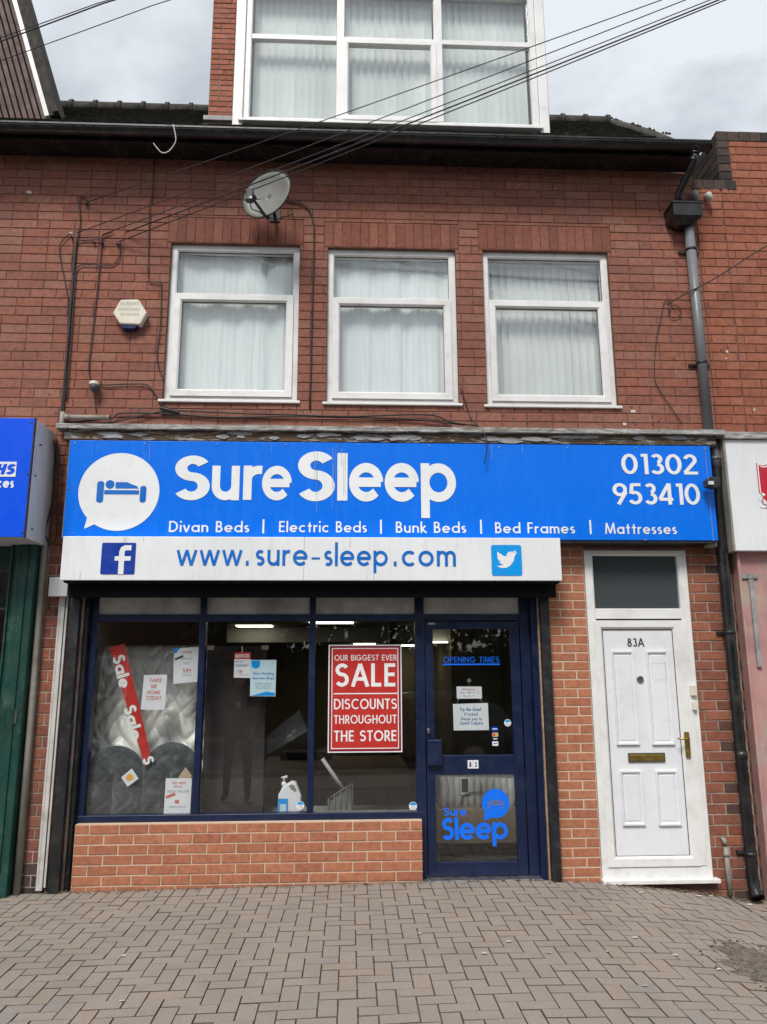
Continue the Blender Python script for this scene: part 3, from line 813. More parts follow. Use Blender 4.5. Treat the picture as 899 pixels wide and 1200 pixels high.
# ---- ledge over the shop sign
ZL = 3.668
mb = MB()
N = 60
def jag(k, a): return a * (math.sin(k * 1.7) * .5 + math.sin(k * .61 + 1) * .5 + random.uniform(-.5, .5))
pts_t = []
for k in range(N):
    xa = -2.53 + 5.9 * k / N; xb = -2.53 + 5.9 * (k + 1) / N
    mb.box(xa, xb - .0005, -.245 + jag(k, .004), -.01, ZL + .032 + jag(k, .004), ZL + .075 + jag(k + 3, .003))
led = build('cornice_capping', mb, M['capping'], B)
mb = MB(); mb.box(-2.47, 3.30, -.20, -.012, 3.612, ZL + .03)
build('cornice_board', mb, M['peeling'], B)
fl = MB()
for k in range(26):      # peeling paint flakes still clinging to the board
    x = -2.3 + random.random() * 5.5; w_ = random.uniform(.03, .16); zc = random.uniform(3.63, 3.68); n_ = 9
    fl.prism([(x + w_ * math.cos(2 * math.pi * i / n_) * random.uniform(.6, 1.1), zc + .018 * math.sin(2 * math.pi * i / n_) * random.uniform(.5, 1.4)) for i in range(n_)], -.206 - random.random() * .006, -.199)
build('paint_flakes', fl, paint('flaking_grey_paint', (.33, .33, .34), .8, .1, 9), B, kind='stuff')
mb = MB(); mb.box(-2.5, 3.40, -.05, -.011, ZL + .078, ZL + .115)
build('lead_flashing', mb, M['capping'], B)

# ---- eaves, gutter, roof
mb = MB()
mb.box(XL, 3.36, -.285, -.02, 6.505, 6.52)
mb.box(XL, 3.36, -.305, -.285, 6.47, 6.575)
build('soffit', mb, M['black_gloss'], B)
mb = MB()
yc, zc, rr = -.37, 6.548, .062
def gp(a, r): return (yc - r * math.cos(a), zc + r * math.sin(a))
for (r_o, r_i) in ((rr, rr - .005),):
    K = 10
    for k in range(K):
        a0, a1 = math.pi * k / K * -1, math.pi * (k + 1) / K * -1
        p0, p1 = gp(a0, r_o), gp(a1, r_o); q0, q1 = gp(a0, r_i), gp(a1, r_i)
        mb.sm = True
        mb.poly([(XL, p0[0], p0[1]), (XL, p1[0], p1[1]), (3.43, p1[0], p1[1]), (3.43, p0[0], p0[1])])
        mb.poly([(XL, q0[0], q0[1]), (3.43, q0[0], q0[1]), (3.43, q1[0], q1[1]), (XL, q1[0], q1[1])])
        mb.sm = False
mb.box(XL, 3.43, yc - rr - .006, yc - rr + .004, zc - .006, zc + .010)
mb.prism([(3.43, zc - rr), (3.436, zc - rr), (3.436, zc + .01), (3.43, zc + .01)], yc - rr, yc + rr)
gut = build('gutter', mb, M['black_gloss'], B)
for x in (-2.55, -2.46, -2.37, -1.18, 0.1, 1.36, 1.44, 2.58):
    mb = MB(); P = [(x, yc - (rr + .005) * math.cos(a), zc + .012 - 0 + (rr + .005) * math.sin(a)) for a in [-math.pi * k / 12 for k in range(13)]]
    for p, q in zip(P, P[1:]):
        mb.poly([p, q, (q[0] + .028, q[1], q[2]), (p[0] + .028, p[1], p[2])])
    build('gutter_bracket', mb, M['black_gloss'], gut, solid=.006)
# front pitch of the roof in real courses of tiles, ridge tiles on top
RY0, RZ0, RY1, RZ1 = -.36, 6.565, 3.0, 9.50
sl = (RZ1 - RZ0) / (RY1 - RY0)
def roof_pt(x, y, lift=0.0): return (x, y - lift * .66, RZ0 + (y - RY0) * sl + lift * .75)
def roof_right(y): return 3.10 + (3.80 - 3.10) * ((y - RY0) / (RY1 - RY0))
mb = MB()
ys_ = [RY0 + (RY1 - RY0) * k / 12 for k in range(13)]
ys_ = sorted(ys_ + [.58])
for a, b in zip(ys_, ys_[1:]):
    if b <= .581: spans = [(XL, roof_right(a), XL, roof_right(b))]
    else: spans = [(XL, -1.30, XL, -1.30), (2.12, roof_right(a), 2.12, roof_right(b))]      # the dormer is open to the room behind
    for (a0, a1, b0, b1) in spans: mb.poly([roof_pt(a0, a, -.03), roof_pt(a1, a, -.03), roof_pt(b1, b, -.03), roof_pt(b0, b, -.03)])
mb.poly([(XL, 9.6, 6.5), (XL, RY1, RZ1 - .03), (3.80, RY1, RZ1 - .03), (3.4, 9.6, 6.5)])
mb.poly([(XL, RY0, 6.57), (XL, RY1, RZ1 - .03), (XL, 9.6, 6.5), (XL, 9.6, 6.4), (XL, RY0, 6.4)])
mb.poly([(3.36, RY0, 6.5), (3.40, 9.6, 6.5), (3.80, RY1, RZ1 - .03)])
roof = build('roof', mb, M['roof_tile'], B)
mb = MB()
dy = .19
y = RY0
row = 0
while y < RY1:
    x = XL + 1.8 + (row % 2) * .13
    while x < roof_right(y) - .1:
        if not (-1.75 < x < 2.10 and y > .25) and (x > -4.6):
            a, b = x, x + .255; j = random.uniform(-.006, .006)
            y2 = min(y + dy * 1.12, RY1)
            p = [roof_pt(a, y, .022 + j), roof_pt(b, y, .022 + j), roof_pt(b, y2, .004), roof_pt(a, y2, .004)]
            q = [roof_pt(a, y, -.0 + j), roof_pt(b, y, -.0 + j)]
            mb.poly(p); mb.poly([q[0], q[1], p[1], p[0]]); mb.poly([q[1], p[2], p[1]]); mb.poly([q[0], p[0], p[3]])
        x += .26
    y += dy; row += 1
build('tile_courses', mb, M['roof_tile'], roof, kind='stuff')
x = -5.6
while x < 3.55:
    mb = MB(); mb.tube([(x, RY1, RZ1 - .01), (x + .295, RY1, RZ1 - .01)], .10, 10)
    mb.tube([(x + .285, RY1, RZ1 - .005), (x + .335, RY1, RZ1 - .005)], .118, 10)
    build('ridge_tile', mb, M['roof_tile'], roof); x += .335
# moss lumps on the verge at the right end
mb = MB()
mb.tube([roof_pt(roof_right(yy_ * .336 - .30), yy_ * .336 - .30, .01) for yy_ in range(10)], [.03 + .03 * min(1, k_ / 3) for k_ in range(10)], 8)
for k in range(25):
    yy = random.uniform(-.2, 2.9); p = roof_pt(roof_right(yy) - random.uniform(0, .05), yy, .07)
    r = random.uniform(.008, .016); mb.tube([(p[0] - r, p[1], p[2]), (p[0], p[1], p[2] + r * .5), (p[0] + r, p[1], p[2])], [r * .4, r, r * .4], 6)
build('hip_mortar', mb, M['roof_tile'], roof, kind='stuff')

# ---- dormer
DX0, DX1, DY = -1.16, 2.135, .5
DZ0, DZ1 = 7.33, 9.25
dm = MB()
dm.box(-1.52, DX0 - .1, DY + .02, 3.2, 7.3, 9.6)
dm.box(-1.16, DX1, DY + .06, DY + .12, 7.0, 7.36); dm.box(DX1 - .04, DX1 + .05, DY + .1, 3.2, 7.0, 9.6)
dm.box(-1.55, DX1 + .1, DY - .12, 3.6, 9.36, 9.55)
dormer = build('dormer', dm, M['mortar_dark'], B)
po = WORG[dormer.name]
bl2 = lay(-1.52, DX0 - .105, 7.415, 9.36, .205, .0655, [], .010, 0, mat='brick_dormer', Y=DY + .02, irregular=.1)
bl2 += lay(-1.14, DX1 - .05, 7.24, 7.325, .215, .075, [], .010, .3, mat='brick_dormer', Y=DY + .06)
place_bricks(bl2, dormer, 120)
mb = MB(); mb.box(-1.56, DX0 - .08, DY - .02, DY + .03, 7.36, 7.412)
build('lead_flashing', mb, M['lead'], dormer)
def P5(px, py): return at(px, py, DY)
fx = [at(285, 80, DY)[0], at(399, 60, DY)[0], at(514, 60, DY)[0], at(630, 90, DY)[0]]
fx[0] = -1.135; fx[3] = 2.03
zt_ = 8.44
fr = MB()
fr.box(-1.255, -1.15, DY - .03, DY + .07, 7.29, 9.34)        # left corner board
build('corner_board', fr, M['upvc_old'], dormer, bevel=.005); fr = MB()
fr.box(2.045, DX1 + .01, DY - .03, DY + .07, 7.27, 9.34)
build('corner_board', fr, M['upvc_old'], dormer, bevel=.005)
f = MB()
f.ring(-1.148, 2.042, 7.365, 9.12, .065, DY, DY + .07, .01)
f.box(-1.148, 2.042, DY - .005, DY + .07, 9.121, 9.36)
for xx in (fx[1] - .0, fx[2]): f.box(xx - .042, xx + .042, DY + .003, DY + .066, 7.43, 9.055)
f.box(-1.083, fx[1] - .043, DY + .005, DY + .066, zt_ - .03, zt_ + .03)
f.box(fx[1] + .043, fx[2] - .043, DY + .005, DY + .066, zt_ - .03, zt_ + .03)
f.box(fx[2] + .043, 1.977, DY + .005, DY + .066, zt_ - .03, zt_ + .03)
dw = build('dormer_window', f, M['upvc'], dormer, bevel=.003)
s = MB(); s.ring(fx[1] + .03, fx[2] - .03, 7.42, zt_ - .015, .06, DY - .015, DY + .05, .012)
build('sash', s, M['upvc'], dw, bevel=.003)
cols_ = [(-1.083, fx[1] - .042), (fx[1] + .042, fx[2] - .042), (fx[2] + .042, 1.977)]
for i, (a, b) in enumerate(cols_):
    for (c, d) in ((7.43 + (.05 if i == 1 else 0), zt_ - (.07 if i == 1 else .03)), (zt_ + .03, 9.055)):
        p = MB(); p.poly([(a, DY + .04, c), (b, DY + .04, c), (b, DY + .04, d), (a, DY + .04, d)])
        p.poly([(a, DY + .06, c), (a, DY + .06, d), (b, DY + .06, d), (b, DY + .06, c)])
        build('pane', p, M['glass_up'], dw)
sl_ = MB(); sl_.box(-1.19, 2.07, DY - .06, DY + .02, 7.335, 7.364); build('sill', sl_, M['upvc_old'], dw, bevel=.004)
# vertical blinds
def vblind(name, x0, x1, z0, z1, Y, label, n, mat, wav=.35, group=None):
    e = tag(empty(name, ((x0 + x1) / 2, Y, z0)), label, 'blind', group)
    hb = MB(); hb.box(x0, x1, Y - .015, Y + .02, z1, z1 + .03); build('head_rail', hb, M['upvc'], e)
    w_ = (x1 - x0) / n
    for k in range(n):
        a = R(14) * (1 if wav else 0) + R(random.gauss(0, 5)); cx = x0 + (k + .5) * w_; hw = w_ * .56
        mb = MB()
        def fn(u, v, a=a, cx=cx, hw=hw): 
            t_ = (u - .5) * 2
            return (cx + t_ * hw * math.cos(a), Y + t_ * hw * math.sin(a) + .006 * (1 - t_ * t_), z0 + v * (z1 - z0))
        mb.grid(fn, 4, 1); build('slat', mb, mat, e)
    return e
vblind('vertical_blind', W3[0] + .05, W3[1] - .05, W3[2] + .08, W3[3] - .05, .20, 'pale vertical slat blind behind the rightmost of the three upstairs windows', 15, M['blind'])
for i, nm in enumerate(('left', 'middle', 'right')):
    a, b = cols_[i]
    vblind('vertical_blind', a + .01, b - .01, 7.45, 9.2, DY + .17, 'white vertical blind behind the %s bay of the roof dormer window' % nm, 12, M['blind_bright'], group=None)
# net curtains
def net(w, label, seed):
    random.seed(seed); x0, x1, z0, z1 = w; ph = [random.uniform(0, 6) for _ in range(6)]
    def fn(u, v):
        x = x0 + .04 + u * (x1 - x0 - .08)
        d = .009 * math.sin(46 * u + ph[0] + 1.6 * math.sin(7 * u + ph[1])) * (.5 + .5 * math.sin(5 * u + ph[4])) + .010 * math.sin(23 * u + ph[2] + v * 1.2) + .0022 * math.sin(120 * u + ph[3])
        return (x, .16 + d * (1.1 - .3 * v), z0 + .04 + v * (z1 - z0 - .08))
    mb = MB().grid(fn, 150, 6)
    o = build('net_curtain', mb, M['net']); tag(o, label, 'curtain')
net(W1, 'white net curtain in folds behind the upstairs window under the satellite dish', 3)
net(W2, 'white net curtain in folds behind the middle of the three upstairs windows', 5)
random.seed(21)

# ================================================================== SHOPFRONT
YG = .10
fz0, fz1 = .425, 2.25
f = MB()
f.box(-2.222, -2.165, YG - .01, YG + .09, fz0, 2.30)          # left jamb
f.box(-2.222, .655, YG - .02, YG + .09, fz0 + .001, fz0 + .055)   # sill
for xm in (-1.262, -.312): f.box(xm - .027, xm + .027, YG - .012, YG + .088, fz0 + .056, 2.30)
f.box(.585, .665, YG - .014, YG + .09, -.05, 2.30)            # post between window and door
f.box(1.515, 1.60, YG - .012, YG + .09, -.06, 2.30)
f.box(1.601, 1.652, YG - .075, YG + .09, -.07, 2.30)
f.box(-2.222, 1.652, YG - .016, YG + .089, 2.301, 2.39)         # head
for a, b in ((-2.164, -1.290), (-1.234, -.340), (-.284, .584), (.666, 1.514)):
    f.box(a, b, YG - .008, YG + .086, 2.065 if b < 1 else 2.07, 2.125)
sf = build('shopfront', f, M['navy'], B, bevel=.004)
bays = [(-2.165, -1.289), (-1.235, -.339), (-.285, .585)]
for a, b in bays:
    p = MB(); p.poly([(a, YG + .02, fz0 + .05), (b, YG + .02, fz0 + .05), (b, YG + .02, 2.068), (a, YG + .02, 2.068)])
    p.poly([(a, YG + .026, fz0 + .05), (a, YG + .026, 2.068), (b, YG + .026, 2.068), (b, YG + .026, fz0 + .05)])
    build('pane', p, M['glass'], sf)
for a, b in bays + [(.665, 1.515)]:
    p = MB(); p.box(a, b, YG + .02, YG + .03, 2.12, 2.305); build('transom_pane', p, M['ghost'], sf)
# silver strip and floor track along the window foot
mb = MB(); mb.box(-.284, .584, YG + .0, YG + .018, fz0 + .056, fz0 + .068); build('window_bead', mb, M['steel'], sf)
# shutter rails and housing box
mb = MB(); mb.box(-2.352, -2.268, -.075, -.009, gz(-2.3, 0) + .002, 2.355); mb.box(-2.256, -2.224, .02, .13, gz(-2.2, 0), 2.36)
build('shutter_rail', mb, M['black_metal'], B, bevel=.004)
mb = MB(); mb.box(1.664, 1.742, -.075, -.009, gz(1.7, 0) + .002, 2.355)
build('shutter_rail', mb, M['black_metal'], B, bevel=.004)
mb = MB(); mb.box(-2.34, 1.785, -.292, .09, 2.357, 2.372); mb.box(-2.34, 1.785, -.16, -.10, 2.25, 2.356); mb.box(-2.24, 1.64, -.05, .02, 2.30, 2.356)
build('shutter_housing', mb, M['dark_gap'], B)

# shop door
dr = MB()
LX0, LX1, LZ0, LZ1 = .672, 1.508, -.028, 2.058
gx0, gx1 = .742, 1.425
dr.box(LX0, gx0, YG - .002, YG + .05, LZ0, LZ1); dr.box(gx1, LX1, YG - .002, YG + .05, LZ0, LZ1)
dr.box(gx0, gx1, YG + .0, YG + .048, 1.995, LZ1); dr.box(gx0, gx1, YG + .0, YG + .048, .770, .928); dr.box(gx0, gx1, YG + .0, YG + .048, LZ0, .078)
sd_ = build('shop_door', dr, M['navy'], B, bevel=.004)
for c, d in ((.078, .77), (.928, 1.995)):
    p = MB(); p.poly([(gx0, YG + .02, c), (gx1, YG + .02, c), (gx1, YG + .02, d), (gx0, YG + .02, d)])
    p.poly([(gx0, YG + .026, c), (gx0, YG + .026, d), (gx1, YG + .026, d), (gx1, YG + .026, c)])
    build('pane', p, M['glass'], sd_)
hx = rect2(501, 867, 518, 897, .05)
hb = MB(); hb.box(hx[0], hx[1], .045, YG - .003, hx[2], hx[3]); build('lock_box', hb, M['navy'], sd_, bevel=.006)
lk = MB(); c_ = at(502, 855, .08); lk.tube([(c_[0], .075, c_[1]), (c_[0], YG - .003, c_[1])], .011, 12); lk.box(c_[0] - .006, c_[0] + .006, .07, YG - .01, c_[1] - .03, c_[1]); build('lock', lk, M['steel'], sd_)
mb = MB(); mb.box(.70, .765, YG - .012, YG - .002, 2.03, 2.052); build('door_closer_plate', mb, M['steel'], sd_)
ths = MB(); ths.box(.655, 1.60, -.02, YG + .09, -.06, -.034); build('threshold', ths, M['steel'], B, bevel=.003)
nr = rect2(548, 890.7, 560.6, 900.5, YG)
mb = MB(); mm_ = (nr[0] + nr[1]) / 2
mb.prism(rpoly(nr[0], mm_ - .001, nr[2], nr[3]), YG - .006, YG - .003); mb.prism(rpoly(mm_ + .001, nr[1], nr[2], nr[3]), YG - .006, YG - .003)
build('number_plate', mb, M['paper'], sd_)
mb = polys_mesh(text_polys('8', nr[0] + .012, mm_ - .013, nr[2] + .014, nr[3] - nr[2] - .028, w=.20) + text_polys('3', mm_ + .012, nr[1] - .013, nr[2] + .014, nr[3] - nr[2] - .028, w=.20), YG - .008)
build('door_number', mb, M['ink'], sd_)
# vinyl on the door glass
YV = YG + .017
pl = px_text('OPENING TIMES', 519.8, 585.2, 776.3, 769.6, YV, w=.10, track=.16)
a = at(519, 777.8, YV); b = at(586, 779.2, YV)
pl.append(rpoly(a[0], b[0], b[1], a[1]))
build('opening_times_lettering', polys_mesh(pl, YV), M['door_blue'], sd_)
pl = px_text('Sure', 520, 547, 955.8, 946.3, YV, w=.17, X=.72, track=.05)
pl += px_text('Sleep', 518, 595.8, 984, 957.8, YV, w=.185, X=.76, track=.03)
cc = at(581, 941.4, YV); cr_ = 17.2 * .0068
CI = circle(cc[0], cc[1], cr_, cr_)
pl += [CI, [(cc[0] - .10, cc[1] - .075), (cc[0] - .03, cc[1] - .11), (cc[0] - .105, cc[1] - .135)]]
build('shop_logo', polys_mesh(pl, YV), M['door_blue'], sd_)
bed = [rpoly(cc[0] - .07, cc[0] + .072, cc[1] + .004, cc[1] + .012), rpoly(cc[0] - .07, cc[0] + .072, cc[1] - .014, cc[1] - .006), rpoly(cc[0] - .045, cc[0] + .045, cc[1] + .020, cc[1] + .026)]
bed += [circle(cc[0] - .065, cc[1] - .036, .008, n=12), circle(cc[0] + .06, cc[1] - .036, .008, n=12)]
build('bed_symbol', polys_mesh(bed, YV - .002), M['tan_fabric'], sd_)

# ================================================================== WHITE HOUSE DOOR 83A
hx0, hx1, hz0, hz1 = DOOR
f = MB()
f.ring(hx0 + .002, hx1 - .002, hz0 + .002, hz1 - .002, .078, -.012, .10, .012, wb=.10, wt=.045)
f.box(hx0 + .08, hx1 - .08, -.006, .09, 2.075, 2.165)
hd = build('house_door', f, M['upvc_old'], B, bevel=.004)
f = MB(); f.ring(hx0 + .05, hx1 - .098, .048, 2.060, .078, -.022, .05, .02, wb=.08)
f.box(hx1 - .0975, hx1 - .045, -.018, .05, .05, 2.058)
build('door_frame', f, M['upvc'], hd, bevel=.003)
lf0, lf1, lz0, lz1 = rect((705.7, 738), (787, 738), (809, 1003), (722, 1003), 0.0)
mb = MB(); mb.box(lf0 + .004, lf1 - .004, .0, .04, lz0 + .004, lz1 - .004); build('door_leaf', mb, M['upvc_door'], hd)
mb = MB(); mb.ring(lf0 - .004, lf1 + .004, lz0 - .004, lz1 + .004, .008, -.004, .03); build('gasket', mb, M['ink'], hd)
mid = (lf0 + lf1) / 2
p1 = rect((716, 763), (742, 763), (749, 872.5), (722, 872.5), 0); p2 = rect((757, 763), (782, 763), (790.5, 872.5), (763, 872.5), 0)
p3 = rect((726.5, 903), (752, 903), (755.5, 967), (728.5, 967), 0); p4 = rect((768, 903), (793, 903), (798.5, 967), (771, 967), 0)
for q in (p1, p2, p3, p4):
    mb = MB()
    mb.ring(q[0], q[1], q[2], q[3], .024, -.020, .001, .012)
    a, b, c, d = q[0] + .04, q[1] - .04, q[2] + .04, q[3] - .04
    e_ = .022
    mb.poly([(a, -.008, c), (b, -.008, c), (b, -.008, d), (a, -.008, d)])
    O = [(q[0] + e_, q[2] + e_), (q[1] - e_, q[2] + e_), (q[1] - e_, q[3] - e_), (q[0] + e_, q[3] - e_)]; I = [(a, c), (b, c), (b, d), (a, d)]
    for k in range(4):
        j = (k + 1) % 4; mb.poly([(O[k][0], -.0015, O[k][1]), (O[j][0], -.0015, O[j][1]), (I[j][0], -.008, I[j][1]), (I[k][0], -.008, I[k][1])])
    build('door_panel', mb, M['upvc_door'], hd)
fg = rect((689.7, 650.5), (793, 650.5), (797.5, 713.5), (693.5, 713.5), 0)
mb = MB(); mb.box(hx0 + .07, hx1 - .07, .03, .036, 2.16, 2.645); build('fanlight_pane', mb, M['fanlight'], hd)
mb = polys_mesh(px_text('83A', 735.3, 755.2, 757.8, 747.8, -.002, w=.15, track=.08), -.003); build('door_number', mb, M['ink'], hd)
lb = rect2(736, 882.2, 779, 892.8, 0); mb = MB(); mb.ring(lb[0], lb[1], lb[2], lb[3], .007, -.012, -.001); build('letterbox_surround', mb, M['ink'], hd)
mb = MB(); mb.box(lb[0] + .008, lb[1] - .008, -.011, -.002, lb[2] + .008, lb[3] - .008); mb.box(lb[0] + .014, lb[1] - .014, -.015, -.010, lb[3] - .026, lb[3] - .018); build('letterbox_flap', mb, M['brass'], hd, bevel=.002)
c_ = at(750, 796, 0); mb = MB(); mb.tube([(c_[0], -.012, c_[1]), (c_[0], .001, c_[1])], .031, 20); build('door_viewer', mb, M['steel'], hd, bevel=.003)
mb = polys_mesh([rpoly(c_[0] - .02, c_[0] + .022, c_[1] - .003, c_[1] + .003), [(c_[0] + .01, c_[1] + .012), (c_[0] - .02, c_[1]), (c_[0] - .012, c_[1] - .004), (c_[0] + .02, c_[1] + .006)]], -.0125); build('viewer_mark', mb, M['ink'], hd)
h0 = rect2(802.8, 857.5, 808.5, 888, -.03); mb = MB(); mb.prism(rrect(h0[0], h0[1], h0[2], h0[3], .012), -.036, -.022)
zc_ = h0[3] - .055; xc_ = (h0[0] + h0[1]) / 2
mb.tube([(xc_, -.036, zc_), (xc_, -.075, zc_), (xc_ - .03, -.085, zc_), (xc_ - .10, -.08, zc_ + .004)], [.009, .009, .009, .008], 10)
mb.tube([(xc_, -.045, h0[2] + .045), (xc_, -.036, h0[2] + .045)], .009, 10)
build('door_handle', mb, M['brass'], hd)
for (a, b, c, d) in ((808.5, 803.0, 815.5, 815), (811, 822, 815.6, 832)):
    q = rect2(a, b, c, d, -.02); mb = MB(); mb.box(q[0], q[1], -.045, -.012, q[2], q[3]); build('bell_push', mb, M['cream_plastic'], hd, bevel=.003)
mb = MB(); mb.prism([(hx0 - .012, hz0 - .02), (hx1 + .035, hz0 - .02), (hx1 + .035, hz0 + .012), (hx0 - .012, hz0 + .012)], -.075, .02); build('door_sill', mb, M['upvc'], hd, bevel=.004)
mb = MB(); mb.box(hx0 + .03, hx1 + .0, -.02, .1, -.4, hz0 - .021); build('door_step', mb, paint('dirty_red_step', (.12, .06, .045), .9, .2, 6, (.05, .045, .04), .6, 9, .5), B)
# faint glue outline of a removed notice on the upper right panel
mb = MB(); q = rect2(764, 777, 781, 797, -.009); mb.ring(q[0], q[1], q[2], q[3], .004, -.0088, -.0082); build('tape_residue', mb, paint('tape_residue', (.62, .62, .64), .5), hd)

# drill holes, plugs and filler left in the upper bricks
mb = MB(); mk = random.Random(4)
spots = [(34, 249), (26, 288), (32, 224), (58, 462), (18, 408), (13, 470), (165, 478), (355, 482), (590, 487), (602, 491), (660, 493), (745, 497), (765, 497), (790, 420), (786, 394), (845, 410)] + [(mk.uniform(10, 840), mk.uniform(475, 498)) for _ in range(22)]
for (px, py) in spots:
    q = at(px, py, -.008); mb.prism([(q[0] + mk.uniform(.006, .013) * math.cos(a), q[1] + mk.uniform(.006, .013) * math.sin(a)) for a in [2 * math.pi * i / 7 for i in range(7)]], -.0085, -.004)
build('drill_holes', mb, M['ink'], B, kind='stuff')
mb = MB()
for (px, py, r) in ((34, 225, .035), (732, 497, .03), (742, 482, .03), (852, 412, .02), (851, 420, .015), (83, 273, .02), (884, 480, .018), (600, 300, .0)):
    q = at(px, py, -.008); mb.prism([(q[0] + r * mk.uniform(.4, 1.1) * math.cos(a), q[1] + r * .7 * mk.uniform(.4, 1.1) * math.sin(a)) for a in [2 * math.pi * i / 9 for i in range(9)]], -.0095, -.004)
build('filler_patches', mb, M['white_pipe'], B, kind='stuff')
# ================================================================== SIGNS
S = tag(empty('shop_sign', (.4, -.1, 2.76)), 'long blue bed shop fascia sign with white lettering and phone number above the shop window', 'shop sign')
bx = (-2.413, 3.238, 2.742, 3.604)
mb = MB(); mb.box(bx[0], bx[1], -.2, -.03, bx[2], bx[3])
build('sign_panel', mb, M['sign_blue'], S, bevel=.003)
mb = MB(); mb.box(bx[0] + .03, bx[1] - .02, -.19, -.02, bx[2] - .022, bx[2] - .002); mb.box(bx[0] - .022, bx[0] - .003, -.17, -.02, bx[2], bx[3]); build('backing_frame', mb, M['black_metal'], S)
mb = MB(); mb.box(bx[0] - .004, bx[0] + .0, -.203, -.18, bx[2] + .0, bx[3]); mb.box(3.19, 3.193, -.2035, -.2, bx[2] + .004, bx[3] - .004); build('panel_edge', mb, M['lead'], S)
YS = -.2035
# circle bubble
c0 = at(139.5, 576, YS); rad = (at(187, 576, YS)[0] - at(92, 576, YS)[0]) / 2
tl = at(98, 618.5, YS)

YB = YS - .002
def Q(px, py, Y=YB): return at(px, py, Y)
k3 = 1 / 3.457
def sg(x, y): return Q(90 + x * k3, 510 + y * k3)
def bar(x0, y0, x1, y1, r):
    A_, B_ = sg(x0, y0), sg(x1, y1); return rrect(A_[0], B_[0], B_[1], A_[1], r)
bub = [circle(c0[0], c0[1], rad, rad * 1.0, 72), [sg(44, 325), sg(85, 355), sg(29, 379)]]
build('speech_bubble', polys_mesh(bub, YS), M['vinyl_white'], S)
hd_ = sg(135, 199)
bedp = [bar(84, 186, 106, 273, .022), bar(258, 205, 279, 273, .022), bar(112, 222, 252, 240, .002), circle(hd_[0], hd_[1], .038, n=24)]
L0, L1, T1 = sg(158, 190), sg(252, 216), sg(205, 190)
bedp.append([(L0[0], L1[1]), (L1[0], L1[1]), (L1[0] - .02, L1[1] + .022), (L1[0] - .07, L1[1] + .04), (T1[0], L0[1]), (L0[0], L0[1])])
bedp.append([sg(120, 216), sg(120, 212), sg(160, 216), sg(160, 212)][:1] + [sg(160, 216), sg(160, 210), sg(112, 210)])
build('bed_symbol', polys_mesh(bedp[:5], YB), M['vinyl_blue'], S)
# main name
pl = px_text('S', 202, 246, 586.2, 533.8, YS, w=.190)
pl += px_text('u', 247.5, 280, 586.2, 527.0, YS, w=.165, X=.68)
pl += px_text('r', 284.5, 306, 585.8, 527.0, YS, w=.165, X=.68)
pl += px_text('e', 306.5, 341.5, 586.4, 527.0, YS, w=.165, X=.68)
pl += px_text('S', 347, 393, 587.4, 529.0, YS, w=.185)
pl += px_text('l', 395.2, 407.2, 586.6, 532.0, YS, w=.22)
pl += px_text('e', 409, 449.3, 587.8, 526.0, YS, w=.178, X=.73)
pl += px_text('e', 451, 491.3, 588.0, 526.0, YS, w=.178, X=.73)
pl += px_text('p', 493.6, 535, 588.2, 526.5, YS, w=.178, X=.73)
build('shop_name', polys_mesh(pl, YS), M['vinyl_white'], S)
# small line, written word by word as on the panel
for s_, a, b, yb, yt in (('Divan Beds', 197.8, 292, 623.6, 610.6), ('Electric Beds', 327, 430, 623.8, 610.8), ('Bunk Beds', 464, 546.5, 624.4, 611.4), ('Bed Frames', 580.5, 674, 625.0, 612.2), ('Mattresses', 709.5, 793.5, 625.8, 612.8)):
    qs, W_ = text_quads(s_, .135, .64, .13); q1, W1_ = text_quads(s_.split()[0], .135, .64, .13)
    polys_ = px_text(s_, a, b, yb, yt, YS, w=.135, X=.64, track=.13); cut_ = a + (b - a) * (W1_ + .2) / W_; xc = at(cut_, yb, YS)[0]
    for grp in ([p for p in polys_ if p[0][0] < xc], [p for p in polys_ if p[0][0] >= xc]):
        if grp and len(s_.split()) == 2: build('product_word', polys_mesh(grp, YS), M['vinyl_white'], S)
    if len(s_.split()) == 1: build('product_word', polys_mesh(polys_, YS), M['vinyl_white'], S)
for xp, yt in ((309, 608.5), (446.5, 609), (563.5, 609), (691.5, 609.5)):
    a = Q(xp, yt, YS); b = Q(xp, yt + 16.5, YS); build('divider_line', polys_mesh([rpoly(a[0] - .008, a[0] + .008, b[1], a[1])], YS), M['vinyl_white'], S)
pl = px_text('01302', 729, 818.6, 555.8, 532, YS, w=.145, track=.05)
pl += px_text('953410', 719, 821.5, 591.3, 566.4, YS, w=.145, track=.05)
build('phone_number', polys_mesh(pl, YS), M['vinyl_white'], S)
mb = MB()
for (x, y) in ((88, 519), (170, 520), (255, 520.5), (335, 521), (420, 521.5), (503, 522.5), (585, 524), (665, 524.5), (745, 524.5), (825, 525.5), (672, 631.5), (755, 632.5), (757, 632.5), (836, 633), (85, 625), (80, 572)):
    p = at(x, y, YS); mb.tube([(p[0], YS - .004, p[1]), (p[0], YS + .002, p[1])], .006, 8)
build('screw_heads', mb, M['steel'], S, kind='stuff')
